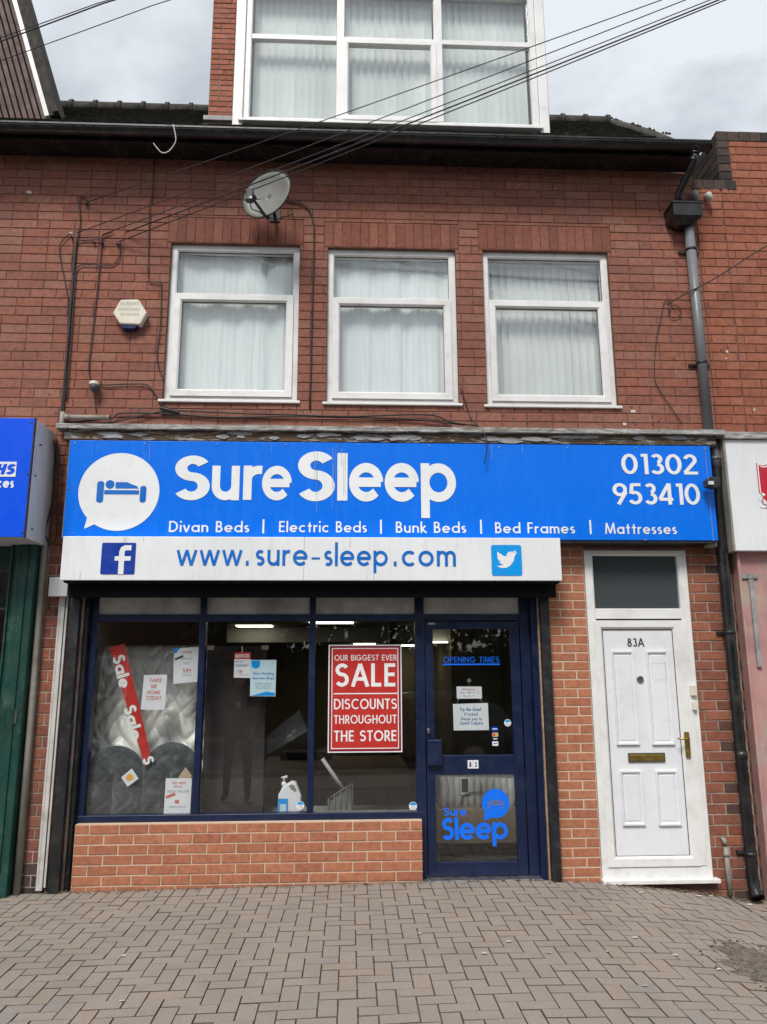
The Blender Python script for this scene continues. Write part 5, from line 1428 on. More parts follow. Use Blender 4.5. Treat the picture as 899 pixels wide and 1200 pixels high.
# chimney-like dark edge at the far right top
q = at(899, 146, 1.5)
mb = MB(); mb.prism([(4.55, 7.2), (6.2, 7.2), (6.2, 8.9), (5.3, 8.35)], 1.5, 4); build('rear_roof', mb, M['roof_tile'], RB)
# pink timber pilaster
mb = MB(); mb.box(3.435, 3.72, -.10, -.006, -.32, 2.66); mb.box(3.428, 3.452, -.13, -.101, -.32, 2.66); build('pink_pilaster', mb, M['pink'], RB, bevel=.005)
mb = MB(); mb.box(3.73, 6.0, -.02, -.004, -.4, .5); build('shopfront', mb, M['pink'], RB)
mb = MB(); mb.box(3.725, 6.0, -.02, .05, 2.5, 2.66); mb.box(3.73, 3.76, -.05, .05, .5, 2.5); build('dark_frame', mb, M['clad_dark'], RB)
mb = MB(); mb.poly([(3.73, .0, .5), (6, .0, .5), (6, .0, 2.5), (3.73, .0, 2.5)]); build('pane', mb, M['fanlight'], RB)
# long bolt on the pilaster
hz = at(878, 676, -.11)
LB = MB(); LB.box(hz[0] - .075, hz[0] + .075, -.118, -.102, hz[1] - .016, hz[1] + .020); LB.box(hz[0] - .012, hz[0] + .012, -.13, -.119, hz[1] - .02, hz[1] + .03)
LB.box(hz[0] - .010, hz[0] + .028, -.125, -.102, hz[1] - .78, hz[1] - .02)
tag(build('door_bolt', LB, M['lead'], bevel=.003), 'long rusty strap bolt fixed upright on the faded pink pilaster', 'bolt')
# white sign with red shield
CS = tag(empty('charity_shop_sign', (4.3, -.18, 2.66)), 'white charity shop sign with a red shield at the right edge', 'shop sign')
mb = MB(); mb.box(3.385, 6.0, -.19, -.02, 2.655, 3.668); build('sign_panel', mb, M['sign_white'], CS, bevel=.002)
mb = MB(); mb.box(3.365, 3.384, -.20, -.02, 2.650, 3.670); build('edge_trim', mb, M['grime_pipe'], CS)
def shield(cx, cz, w, h):
    L = [(-.5, .5), (-.44, .455), (-.36, .45), (-.22, .49), (0, .515), (.22, .49), (.36, .45), (.44, .455), (.5, .5), (.5, -.02), (.46, -.20), (.36, -.34), (.18, -.46), (0, -.52), (-.18, -.46), (-.36, -.34), (-.46, -.20), (-.5, -.02)]
    return [(cx + a * w, cz + b * h) for a, b in L]
sx0, sz0 = at(886.5, 546, -.195); sx1, sz1 = at(905, 606, -.195)
cxs = sx0 + .235; czs = (sz0 + sz1) / 2 + .0; hs = .53
build('shield', polys_mesh([shield(cxs, czs, .47, hs)], -.193), M['red_shield'], CS)
o_ = shield(cxs, czs, .455, hs * .965); i_ = shield(cxs, czs, .435, hs * .925)
build('shield_outline', polys_mesh([[o_[k], o_[(k + 1) % len(o_)], i_[(k + 1) % len(i_)], i_[k]] for k in range(len(o_))], -.195), M['vinyl_white'], CS)
s0 = at(889, 598, -.195)
build('shield_letters', polys_mesh(text_polys('S', s0[0] + .012, s0[0] + .085, s0[1] + .02, .14, w=.16), -.195), M['vinyl_white'], CS)

# thin dirt runs and the panel joints of the fascia and of the white strip
mb = MB(); dk = random.Random(8)
for k in range(20):
    px = dk.choice([390, 393, 397, 372, 376, 404, 385]) + dk.uniform(-4, 4) if k < 12 else dk.uniform(90, 830)
    y0 = dk.uniform(520, 545) if k < 12 else 520; a = at(px, y0, YS - .0022); b = at(px, y0 + (dk.uniform(15, 75) if k < 12 else dk.uniform(5, 22)), YS - .0022); w = dk.uniform(.0006, .0018)
    mb.poly([(a[0] - w, YS - .0022, b[1]), (a[0] + w * .3, YS - .0022, b[1]), (a[0] + w, YS - .0022, a[1]), (a[0] - w, YS - .0022, a[1])])
build('dirt_runs', mb, paint('grey_dirt_run', (.34, .42, .52), .8), S, kind='stuff')
mb = MB(); xj = at(396, 570, YS)[0]; mb.box(xj, xj + .002, YS + .0022, YS + .004, bx[2] + .003, bx[3] - .003); build('panel_joint', mb, M['ink_blue'], S)
mb = MB()
for k in range(12):
    x = dk.uniform(-2.34, 1.79); w = dk.uniform(.001, .004); top = dk.random() < .5; L = dk.uniform(.02, .12)
    z0 = 2.7375 if top else 2.375 + L
    mb.poly([(x - w, -.3226, z0 - L), (x + w, -.3226, z0 - L), (x + w * .6, -.3226, z0), (x - w * .6, -.3226, z0)])
build('dirt_runs', mb, paint('pale_grey_dirt_run', (.62, .62, .61), .8), S2, kind='stuff')
# ================================================================== SHOP INTERIOR
mb = MB()
mb.box(-2.35, 1.95, .2, 9.4, -.10, -.035); build('shop_floor', mb, M['carpet'], B)
mb = MB(); mb.box(-2.36, 1.95, .14, 9.4, 2.42, 2.5); mb.box(-2.35, 1.95, 7.0, 9.4, 2.15, 2.41); build('shop_ceiling', mb, M['ceiling'], B)
mb = MB(); mb.box(-2.36, -2.26, .14, 9.4, -.1, 2.42); mb.box(1.80, 1.95, .14, 9.4, -.1, 2.42); mb.box(-2.26, 1.80, 9.2, 9.3, -.1, 2.2)
mb.box(.62, .72, 5.0, 5.4, -.03, 2.42); mb.box(1.2, 1.79, 2.3, 2.38, -.03, 2.42); mb.box(-2.2, .62, .16, .20, -.1, .40)
mb.box(-2.26, -1.5, 2.9, 3.0, -.03, 2.42)
build('shop_walls', mb, M['plaster'], B)
mb = MB(); mb.box(-2.25, .60, .2, .85, .38, .415); build('display_shelf', mb, M['grey_fabric'], B)
for k, (x0, x1, y0, y1, z) in enumerate([(-.62, .08, 5.6, 5.9, 2.40), (.1, .5, 7.6, 7.8, 2.13), (.90, 1.42, 8.4, 8.7, 2.13), (1.45, 1.75, 6.9, 7.0, 2.13), (-1.9, -1.3, 6.5, 6.8, 2.40)]):
    mb = MB(); mb.box(x0, x1, y0, y1, z, z + .02)
    tag(build('ceiling_lamp', mb, M['lamp']), ['glowing ceiling panel seen above the red sale poster', 'far glowing ceiling strip right of the red sale poster', 'glowing ceiling strip seen through the door above the opening times lettering', 'tiny glowing strip at the right of the door glass', 'glowing ceiling panel deep in the left of the shop'][k], 'light')
# partition and frames glimpsed
q = rect((104, 745), (125, 745), (118, 960), (96, 960), .9)
# wrapped mattress in the left bay
ex = rect((128, 757), (232, 755), (231, 900), (104, 905), .55)
def wrap(u, v):
    x = ex[0] - .05 + u * (ex[1] + .15 - ex[0]); z = .42 + v * (ex[3] - .42)
    edge = min(u, 1 - u, v, 1 - v) * 9
    bul = .09 * min(1, edge) ** .5
    return (x, .42 + .28 * v - bul - .04 * abs(math.sin(u * 19 + 1.8 * math.sin(v * 15)) * math.sin(v * 25 + 1.8 * math.sin(u * 17))) ** .5 + .006 * math.sin(u * 60 + v * 25), z)
mb = MB(); mb.grid(wrap, 110, 120); mb.prism(rpoly(ex[0] - .04, ex[1] + .14, .42, ex[3] - .01), .71, .80)
tag(build('wrapped_mattress', mb, M['quilt']), 'pale quilted mattress in clear plastic standing upright in the left bay of the window', 'mattress')
# two arched velvet cushions
def arch(pxc, pyt, pxl, pxr, Y, label, flip):
    xl, zt = at(pxl, pyt, Y); xr, _ = at(pxr, pyt, Y); zb_ = .418; cx = (xl + xr) / 2; half = (xr - xl) / 2
    rr_ = half * .56; hw = half - rr_; top = zt - rr_ - hw
    rnd_ = random.Random(int(pxc))
    def dist(x, z):
        lean = .03 * (1 - min(1, max(0, (z - zb_) / (top - zb_))))
        dx = abs(x - cx)
        if z > top: return abs(math.hypot(dx, z - top) - hw)
        return abs(dx - hw - lean)
    def hgt(x, z):
        d = dist(x, z) / rr_
        h = math.sqrt(max(0.0, 1 - d * d))
        return h * (1 + .10 * math.sin(x * 31 + z * 13) * math.sin(z * 17 + 1) + .04 * math.sin(x * 70 + 3 * math.sin(z * 30)))
    nx, nz = 90, 100; x0, x1 = xl - .04, xr + .04; z1 = zt + .01
    mb = MB(); mb.sm = True; ids = {}
    for sg_ in (-1, 1):
        for j in range(nz + 1):
            for i in range(nx + 1):
                x = x0 + (x1 - x0) * i / nx; z = zb_ + (z1 - zb_) * j / nz
                ids[(sg_, i, j)] = len(mb.v); mb.v.append((x, Y + sg_ * rr_ * .62 * hgt(x, z), z))
        for j in range(nz):
            for i in range(nx):
                x = x0 + (x1 - x0) * (i + .5) / nx; z = zb_ + (z1 - zb_) * (j + .5) / nz
                if dist(x, z) < rr_:
                    q = (ids[(sg_, i, j)], ids[(sg_, i + 1, j)], ids[(sg_, i + 1, j + 1)], ids[(sg_, i, j + 1)])
                    mb.face(q if sg_ < 0 else q[::-1])
    used = sorted({k for f in mb.f for k in f}); re_ = {k: n for n, k in enumerate(used)}
    mb.v = [mb.v[k] for k in used]; mb.f = [tuple(re_[k] for k in f) for f in mb.f]; mb.sm = False
    tag(build('support_cushion', mb, M['pillow']), label, 'cushion')
arch(137, 874, 101, 172, .27, 'charcoal velvet arched cushion at the left, with the orange starburst tag', 0)
arch(200, 870, 169, 236, .285, 'charcoal velvet arched cushion at the right, behind the white teddy pillow notice', 1)
# red Sale banner hanging at a slant
YBN = .175
BNc = [at(128.4, 758.8, YBN), at(145.7, 754.4, YBN), at(176.4, 883, YBN), at(174, 890, YBN), at(170, 899, YBN)]
mb = MB(); mb.prism([BNc[0], BNc[4], BNc[3], BNc[2], BNc[1]], YBN, YBN + .002)
BN = tag(empty('sale_banner', (BNc[2][0], YBN, BNc[4][1])), 'long red banner reading Sale twice, slanting down in front of the wrapped mattress', 'banner')
build('strip', mb, M['red_sign'], BN)
ax = Vector((BNc[2][0] - BNc[1][0], BNc[2][1] - BNc[1][1])); ang = math.atan2(ax.y, ax.x)
pl = []
for (px, py, px2, py2) in ((131.5, 770, 141.5, 808), (144.5, 829, 155, 869)):
    a = at(px, py, YBN); L = (at(px2, py2, YBN)[1] - a[1]) / math.sin(ang)
    pl += text_polys('Sale', a[0], a[0] + abs(L), a[1], .106, w=.21, X=.70, track=.05, rot=ang)
a = at(162, 890, YBN); pl += text_polys('S', a[0] + .035, a[0] + .10, a[1] + .01, .09, w=.21, rot=ang)
build('sale_lettering', polys_mesh(pl, YBN - .002), M['vinyl_white'], BN)
# paper notices
def notice(name, corners, Y, label, rows, mat='paper', extra=None, cat='notice', hang=None):
    P = [at(c[0], c[1], Y) for c in corners]      # TL TR BR BL
    mb = MB(); mb.prism([P[3], P[2], P[1], P[0]], Y, Y + .0012)
    e = tag(empty(name, ((P[0][0] + P[1][0]) / 2, Y, P[2][1])), label, cat)
    build('sheet', mb, M[mat], e)
    by = {}
    for (s, xa, xb, yb, yt, m_, w_) in rows:      # px inside the photo
        by.setdefault(m_, []).extend(px_text(s, xa, xb, yb, yt, Y - .0015, w=w_))
    for m_, pl_ in by.items(): build('print', polys_mesh(pl_, Y - .0015), M[m_], e)
    for (poly_, m_) in (extra or []):
        build('printed_patch', polys_mesh([[at(px, py, Y - .0012) for px, py in poly_]], Y - .0012), M[m_], e)
    return e
notice('window_notice', [(169, 791), (196, 790.5), (193, 832), (165, 831.5)], .165, 'white notice reading TAKE ME HOME TODAY in front of the wrapped mattress',
       [('TAKE', 175, 189.5, 799.5, 795, 'ink_red', .14), ('ME', 177, 184, 806.5, 802, 'ink_red', .14), ('HOME', 172.5, 188, 813.5, 809, 'ink_red', .14), ('TODAY', 171, 189, 820.5, 815.5, 'ink_red', .14)])
notice('window_notice', [(204, 760), (233.5, 758), (231.5, 799), (203, 801.5)], .165, 'white notice with a price in pounds at the top right of the left window bay',
       [('OFFER', 213, 225, 766, 763, 'ink_red', .14), ('DIVAN SET', 212, 226, 773, 770.5, 'ink_grey', .12), ('ONLY', 215, 224, 778.5, 776, 'ink_grey', .12), ('589', 214, 224, 788, 783.5, 'ink_red', .14), ('EACH', 214, 225, 792, 790, 'ink_grey', .12)],
       extra=[([(205, 771.5), (214.5, 767.5), (215, 770.2), (205.5, 774)], 'ink'), ([(204, 760), (211, 759.5), (207, 765), (204, 766)], 'tw_blue')])
notice('window_notice', [(194.5, 912), (225, 912), (222.5, 958.5), (191.5, 958)], .15, 'white teddy pillow notice standing at the bottom right of the left window bay',
       [('THIS WEEK', 201, 218, 919, 916, 'ink_red', .14), ('SPECIAL', 203, 214, 923, 920.5, 'ink_red', .14), ('TEDDY PILLOW', 196, 221, 929, 926, 'ink_grey', .13), ('LIMITED STOCK', 198, 217, 946.5, 944.5, 'ink_grey', .12)],
       extra=[([(194, 933), (205, 929), (206, 932), (195, 936)], 'ink_red'), ([(205, 937.5), (210, 937.5), (210, 941.5), (205, 941.5)], 'ink_red')])
notice('price_tag', [(154.5, 900.5), (162.5, 912.5), (149.5, 922), (142, 911)], .165, 'small tilted white tag with an orange starburst on the left velvet cushion', [], extra=[])
st_ = []; c_ = at(152, 911, .1635)
for k in range(24):
    r = .034 if k % 2 == 0 else .024; st_.append((c_[0] + r * math.cos(R(15 * k)), c_[1] + r * math.sin(R(15 * k))))
_e = [o for o in col.objects if o.name == 'price_tag'][0]
build('starburst', polys_mesh([st_], .1635), M['card_orange'], _e)
notice('price_tag', [(217.5, 899), (225, 909), (220, 918), (209, 911)], .163, 'small tilted beige tag peeping over the teddy pillow notice', [], mat='card_beige')
# dark headboard panel in the second bay
hb_ = rect((243, 757), (313, 757), (309, 956), (236, 956), .40)
HB = tag(empty('headboard', ((hb_[0] + hb_[1]) / 2, .4, .42)), 'tall dark brown headboard panel standing upright in the second window bay', 'headboard')
mb = MB(); mb.box(hb_[0], hb_[1], .38, .46, .42, hb_[3]); build('panel', mb, M['headboard'], HB, bevel=.01)
for x0, x1, s_ in ((hb_[0] - .005, hb_[0] + .06, 1), (hb_[1] - .05, hb_[1] + .012, -1)):
    mb = MB(); mb.box(x0, x1, .374, .379, hb_[3] - .035, hb_[3] + .004); build('corner_protector', mb, M['card_beige'], HB)
mb = MB(); c_ = at(284, 760, .17); mb.box(c_[0] - .003, c_[0] + .003, .166, .169, c_[1] - .05, c_[1] + .02)
tag(build('hanging_tape', mb, M['paper']), 'thin strip of white tape above the REDUCED card', 'tape')
notice('price_card', [(275, 764.5), (294, 764.3), (293.5, 794.5), (274, 794)], .165, 'white card with a red REDUCED heading taped inside the second window bay',
       [('REDUCED', 276, 292.5, 770.5, 766.5, 'vinyl_white', .2), ('WAS 295', 276, 285, 776, 774, 'ink_grey', .12), ('HEADBOARD', 276.5, 290, 781, 778.5, 'ink_blue', .12), ('119', 278, 284, 789, 785.5, 'ink_red', .15), ('NOW ONLY', 281, 291, 791.5, 790, 'ink_grey', .12)],
       extra=[([(275, 764.5), (294, 764.3), (293.8, 772.2), (274.8, 772.2)], 'red_sign')], cat='card')
notice('window_notice', [(294, 773.3), (324, 773.3), (322.8, 816), (293, 815.8)], .155, 'pale blue and white notice about mattress bags in the second window bay',
       [('Now Stocking', 297, 321, 790.5, 787.5, 'ink_blue', .15), ('Mattress Bags!', 296, 321.5, 796, 793, 'ink_blue', .15), ('Available in all sizes', 298, 319, 801.5, 799.8, 'ink_grey', .12), ('ask in store for', 299, 318, 804.3, 802.6, 'ink_grey', .12), ('more details', 300, 317, 807, 805.3, 'ink_grey', .12)],
       mat='paper_blue', extra=[([(295, 774), (305, 774), (304.5, 781), (300, 784), (295, 781.5)], 'tw_blue'), ([(294, 815.3), (322, 815.3), (322, 812), (312, 810.5), (303, 813)], 'tw_blue')])
# grey boards leaning inside the second bay
mb = MB(); P = [at(313, 885, .9), at(361, 856, .9), at(351, 832, .9), at(313, 862, .9)]
mb.prism(P, .9, .93); tag(build('leaning_board', mb, M['grey_fabric']), 'grey board leaning at a slant behind the second window bay', 'board')
# sanitiser bottle
bc = at(339, 954, .27); zb_ = .416; SB = tag(empty('sanitiser_bottle', (bc[0], .27, zb_)), 'white hand sanitiser bottle with pump and blue label standing inside the window', 'bottle')
s_ = .0078
def prof(pts): return [(bc[0] + (a - 339) * s_ / 1, zb_ + (954 - b) * s_ * .93) for a, b in pts]
body = [(326.5, 953.5), (350, 953.5), (351.5, 951), (352, 929), (346, 914), (341, 913), (336, 916), (331, 920), (327, 928)]
hole = [(338.5, 918), (341, 916.2), (344.5, 917.5), (347, 923), (346, 925), (341, 922)]
mb = MB()
bp_ = prof(body)[::-1]; mb.prism(bp_[::-1], .225, .315)
build('body', mb, M['plastic_white'], SB, bevel=.012)
hp_ = prof(hole); mb = MB(); mb.prism(hp_[::-1], .2235, .2245); build('handle_gap', mb, M['grey_fabric'], SB)
t0_, t1_ = prof([(332.5, 919), (333, 911)]); mb = MB(); mb.tube([(t0_[0], .27, t0_[1]), (t0_[0], .27, t0_[1] + .035)], .02, 14); mb.tube([(t0_[0], .27, t0_[1] + .03), (t0_[0], .27, t0_[1] + .075)], .006, 8)
mb.tube([(t0_[0] - .025, .27, t0_[1] + .07), (t0_[0] + .03, .27, t0_[1] + .078)], [.006, .013], 8); build('pump', mb, M['plastic_white'], SB)
l_ = prof([(326.8, 949), (338, 949), (338, 932), (327.2, 932)]); mb = polys_mesh([l_[::-1]], .2238); build('label_sheet', mb, M['tw_blue'], SB)
l2 = prof([(329, 947), (336, 947), (336, 938), (329, 938)]); build('label_print', polys_mesh([l2[::-1]], .2232), M['paper_blue'], SB)
# round stickers
def sticker(px, py, r, Y, label, parentname='round_sticker'):
    c_ = at(px, py, Y); e = tag(empty(parentname, (c_[0], Y, c_[1] - r)), label, 'sticker')
    build('disc', polys_mesh([circle(c_[0], c_[1], r, n=28)], Y), M['vinyl_white'], e)
    top = [(c_[0] + r * .9 * math.cos(R(a)), c_[1] + r * .9 * math.sin(R(a))) for a in range(15, 166, 10)]
    build('band', polys_mesh([top], Y - .001), M['tw_blue'], e)
    build('print', polys_mesh(text_polys('CCTV', c_[0] - r * .5, c_[0] + r * .5, c_[1] - r * .25, r * .35, w=.16) + text_polys('IN USE', c_[0] - r * .5, c_[0] + r * .5, c_[1] - r * .7, r * .3, w=.16), Y - .001), M['ink_grey'], e)
sticker(352, 944, .034, YG + .016, 'small round blue and white sticker beside the sanitiser bottle')
sticker(484, 944.5, .034, YG + .016, 'small round blue and white sticker at the bottom right of the third window bay')
sticker(595, 847, .030, YG + .016, 'small round blue and white sticker on the right of the door glass')
# big red sale poster
YQ = YG + .016
PO = tag(empty('sale_poster', (at(428, 880, YQ)[0], YQ, at(428, 881, YQ)[1])), 'large red poster reading OUR BIGGEST EVER SALE in the third window bay', 'poster')
q = rect((385.3, 756), (470, 755.2), (472, 881.5), (384, 882), YQ)
mb = MB(); mb.prism(rpoly(q[0], q[1], q[2], q[3]), YQ - .001, YQ + .001); build('sheet', mb, M['red_sign'], PO)
mb = MB(); mb.ring(q[0], q[1], q[2], q[3], .009, YQ - .0022, YQ - .0012); mb.ring(q[0] + .028, q[1] - .028, q[2] + .030, q[3] - .028, .007, YQ - .0022, YQ - .0012)
a = at(391, 812.3, YQ); b = at(466, 813.2, YQ); mb.box(a[0], b[0], YQ - .0022, YQ - .0012, b[1], a[1]); build('white_border', mb, M['vinyl_white'], PO)
mb = MB(); mb.ring(q[0] + .009, q[1] - .009, q[2] + .009, q[3] - .009, .017, YQ - .0018, YQ - .0012); build('dark_border', mb, M['red_dark'], PO)
for s_, a, b, yb, yt, w_ in (('OUR BIGGEST EVER', 392, 465, 774, 767.3, .125), ('SALE', 392.5, 464, 804.6, 777.4, .155), ('DISCOUNTS', 391.4, 465.3, 831, 818.8, .14), ('THROUGHOUT', 391.4, 465, 848, 837.8, .14), ('THE STORE', 391.4, 464.8, 868.7, 855.9, .15)):
    polys_ = px_text(s_, a, b, yb, yt, YQ - .002, w=w_, track=.11)
    if s_ == 'THE STORE':
        xc = at(418, 860, YQ)[0]
        build('poster_line', polys_mesh([p for p in polys_ if p[0][0] < xc], YQ - .0025), M['vinyl_white'], PO); polys_ = [p for p in polys_ if p[0][0] >= xc]
    build('poster_line', polys_mesh(polys_, YQ - .0025), M['vinyl_white'], PO)
# hanging signs on the door glass
YD = YG + .05
notice('hanging_notice', [(535, 804.5), (564.5, 804.5), (565, 818.5), (535.5, 818.8)], YD, 'small white notice hanging from a sucker on the door glass',
       [('Opening hours', 541, 558, 808.5, 806.6, 'ink_red', .13), ('Mon - Sat 10 - 5', 539, 561, 812.5, 810.4, 'ink_grey', .13), ('Sun 10 - 4', 543, 556, 816.3, 814.3, 'ink_grey', .13)])
notice('hanging_notice', [(530.8, 825), (571.8, 823.8), (573.2, 855.5), (531.8, 856)], YD, 'larger white notice reading Try the Door hanging below the small one on the door glass',
       [('Try the Door!', 539, 564, 833, 829.2, 'ink_blue', .2), ('If locked', 544.5, 560, 838.5, 835, 'ink_blue', .14), ('Please pop to', 540.5, 565, 844, 840.5, 'ink_blue', .14), ('Surefit Carpets', 539, 566, 849, 845.2, 'ink_blue', .16)])
mb = MB(); c_ = at(549.5, 797.5, YD); mb.tube([(c_[0], YG + .03, c_[1]), (c_[0], YD, c_[1])], [.018, .008], 14)
s1 = at(549.7, 804.5, YD); mb.tube([(c_[0], YD, c_[1]), (s1[0], YD, s1[1])], .002, 5)
for (xa, ya, xb, yb) in ((538, 818.5, 535, 825), (562, 818.5, 566, 824)):
    p, p2_ = at(xa, ya, YD), at(xb, yb, YD); mb.tube([(p[0], YD, p[1]), (p2_[0], YD, p2_[1])], .002, 5)
tag(build('suction_hook', mb, M['steel']), 'small suction hook and strings holding the white notices on the door glass', 'hook')
for (x0, y0, x1, y1, m_, lab) in ((576, 851.5, 583.8, 857, 'fb_blue', 'topmost dark blue payment card sticker in the column on the door glass'), (577, 858.5, 584, 863.5, 'card_beige', 'payment card sticker with orange and red discs on the door glass'), (577, 864.5, 584, 867.3, 'navy', 'thin dark payment card sticker, third of the column on the door glass'), (577, 868.8, 584, 874, 'paper', 'white payment card sticker, lowest of the column on the door glass')):
    q = rect2(x0, y0, x1, y1, YG + .016); e = tag(empty('card_sticker', ((q[0] + q[1]) / 2, YG + .016, q[2])), lab, 'sticker')
    build('sheet', polys_mesh([rrect(q[0], q[1], q[2], q[3], .004)], YG + .016), M[m_], e)
    cx_, cz_ = (q[0] + q[1]) / 2, (q[2] + q[3]) / 2
    if m_ == 'card_beige':
        build('red_disc', polys_mesh([circle(cx_ - .008, cz_, .011, n=16)], YG + .0155), M['red_sign'], e); build('orange_disc', polys_mesh([circle(cx_ + .008, cz_, .011, n=16)], YG + .0150), M['card_orange'], e)
    else:
        build('print', polys_mesh([rpoly(q[0] + .008, q[1] - .008, cz_ - .004, cz_ + .005)], YG + .0155), M['ink_blue' if m_ == 'paper' else 'paper_blue'], e)
# mattress and divan base behind the door
xm0, zm1 = at(516, 910, .75); xm1, zm0 = at(606, 945, .75)
MT = tag(empty('mattress', ((xm0 + 1.78) / 2, 1.2, zm0)), 'grey quilted mattress lying on a taupe divan base behind the door glass', 'mattress')
mb = MB()
def mside(u, v): return (xm0 + u * (1.78 - xm0), .75 + .035 * (abs(v - .5) * 2) ** 3 + .006 * math.sin(u * 60) * math.sin(v * 12), zm0 + v * (zm1 - zm0) - u * .035)
mb.grid(mside, 50, 8); mb.box(xm0 + .002, 1.78, .79, 2.2, zm0 + .002, zm1 - .04)
build('mattress_body', mb, M['mattress'], MT)
mb = MB(); a = at(541, 913, .73); b = at(549, 928, .73); mb.box(a[0], b[0], .735, .74, b[1], a[1]); build('maker_label', mb, M['ink'], MT)
mb = MB(); mb.box(a[0] - .008, b[0] + .012, .7405, .743, b[1] - .025, a[1] + .006); build('label_backing', mb, M['paper'], MT)
mb = MB(); P = [at(542, 943, .73), at(543, 933, .73), at(552, 929, .73), at(567, 928, .73)]; mb.tube(smooth_path([(p[0], .735, p[1]) for p in P]), .004, 6); build('cord', mb, M['cable'], MT)
xd0, zd1 = at(512, 946, .72); _, zd0 = at(560, 989, .72)
mb = MB(); mb.box(xd0, 1.78, .72, 2.2, zd0, zm0 - .006)
tag(build('divan_base', mb, M['tan_fabric'], bevel=.012), 'taupe divan base under the grey mattress behind the door glass', 'bed base')
# bed, dark divans deeper in the shop, clear plastic box and leaning strip in the third bay
BD = tag(empty('display_bed', (-.1, 3.0, -.03)), 'low display bed with grey side and beige top, dimly seen under the red sale poster', 'bed')
mb = MB(); mb.box(-1.1, .75, 2.6, 4.4, .02, .30); build('bed_base', mb, M['grey_fabric'], BD, bevel=.02)
mb = MB(); mb.box(-1.1, .75, 2.6, 4.4, .301, .50); build('bed_mattress', mb, M['card_beige'], BD, bevel=.04)
mb = MB(); mb.box(-.9, -.2, 3.9, 4.3, .50, .60); build('bed_pillow', mb, M['plaster'], BD, bevel=.04)
mb = MB(); P = [at(385, 958, .5), at(385, 936, .5), at(413, 918, .5), at(413, 948, .5)]
for k in range(4):
    a, b = P[k], P[(k + 1) % 4]; mb.tube([(a[0], .5, a[1]), (b[0], .5, b[1])], .008, 6)
for t_ in (.25, .5, .75): mb.tube([(P[0][0] * (1 - t_) + P[3][0] * t_, .5, P[0][1] * (1 - t_) + P[3][1] * t_), (P[1][0] * (1 - t_) + P[2][0] * t_, .5, P[1][1] * (1 - t_) + P[2][1] * t_)], .006, 6)
mb.prism([P[0], P[3], P[2], P[1]], .512, .52)
tag(build('bagged_panel', mb, M['grey_fabric']), 'grey ribbed panel standing on the shelf at the lower left of the third window bay', 'panel')
mb = MB(); a, b = at(378, 889, .6), at(404, 927, .6); mb.tube([(a[0], .6, a[1]), (b[0], .6, b[1])], .022, 4)
tag(build('leaning_strip', mb, M['grey_panel']), 'grey strip leaning over the ribbed panel in the third window bay', 'strip')

# ================================================================== LITTER AND LEAVES
random.seed(5)
mb = MB()
for k in range(420):
    x = random.uniform(2.1, 3.4) if random.random() < .4 else random.uniform(-2.6, 3.4); y = -abs(random.gauss(0, .045)) - .03
    z = gz(x, y) + random.uniform(.002, .012); r = random.uniform(.004, .014); a = random.uniform(0, 6)
    n0 = len(mb.v)
    for i in range(5):
        w = a + i * 1.256; mb.v.append((x + r * 1.4 * math.cos(w) * random.uniform(.6, 1.2), y + r * math.sin(w), z + random.uniform(0, .006)))
    mb.face(range(n0, n0 + 5))
tag(build('leaf_litter', mb, paint('dry_leaves', (.20, .13, .07), .9, .3, 40), kind='stuff'), 'dry leaves and grit gathered along the foot of the wall', 'leaves')
bits = [(752, 1048, .025), (745, 1107, .02), (712, 1121, .022), (792, 1134, .02), (879, 1064, .03), (757, 1169, .018), (845, 1161, .022), (142, 1175, .02), (144, 1122, .018), (491, 1095, .018), (568, 1118, .022), (597, 1104, .016), (643, 1118, .016), (818, 1052, .03), (834, 1052, .02)]
bit_labels = ['pale litter scrap just right of the white door step, nearest to it', 'pale litter scrap on the paving straight below the white door', 'pale litter scrap below the white door, a little lower and left', 'pale litter scrap just left of the brown soil patch', 'largest white litter scrap beside the mouth of the black drainpipe', 'pale litter scrap among the blocks at the lower right, below the door', 'pale litter scrap lying against the near edge of the soil patch',
 'pale litter scrap nearest the bottom left corner of the paving', 'pale litter scrap on the left paving, below the riser corner', 'pale litter scrap below the left edge of the blue shop door', 'larger pale litter scrap below the right half of the shop door', 'pale litter scrap below the right jamb of the shop door', 'pale litter scrap below the brick pier between the two doors', 'white litter scrap lying left of the short waste pipe', 'white litter scrap lying just at the foot of the short waste pipe']
for i, (px, py, r) in enumerate(bits):
    Z = gz(at(px, 1050, 0)[0], -1); d = fw + rt * ((px - 449.5) / FPX) - up * ((py - 600) / FPX); t_ = (Z - 1.62) / d.z; g = CAM + d * t_
    z = gz(g.x, g.y) + .006; mb = MB(); P = []
    for k in range(7):
        a = 2 * math.pi * k / 7; P.append((g.x + r * math.cos(a) * random.uniform(.5, 1.2), g.y + r * .7 * math.sin(a) * random.uniform(.6, 1.2), z + random.uniform(0, .005)))
    mb.poly(P); o = build('litter_scrap', mb, M['litter'])
    tag(o, bit_labels[i], 'litter', 'scraps of litter on the paving')
# soil patch covering the blocks at the right
mb = MB(); C_ = Vector((2.15, -2.28)); P = []
for ring_ in range(6):
    pass
def soil(u, v):
    a = u * 2 * math.pi; rr_ = v * (1 + .18 * math.sin(3 * a + 1) + .10 * math.sin(7 * a) + .05 * math.sin(17 * a))
    rr_ += .07 * v * math.sin(23 * a + 2) * math.sin(5 * a) + .05 * v * math.sin(41 * a)
    x = 2.66 + .42 * rr_ * math.cos(a); y = -2.02 + .60 * rr_ * math.sin(a)
    return (x, y, gz(x, y) + .001 + .012 * max(0, 1 - v ** 2) + random.uniform(0, .002))
mb.grid(soil, 160, 14, smooth=False)
build('soil_patch', mb, M['dirt'], kind='structure')

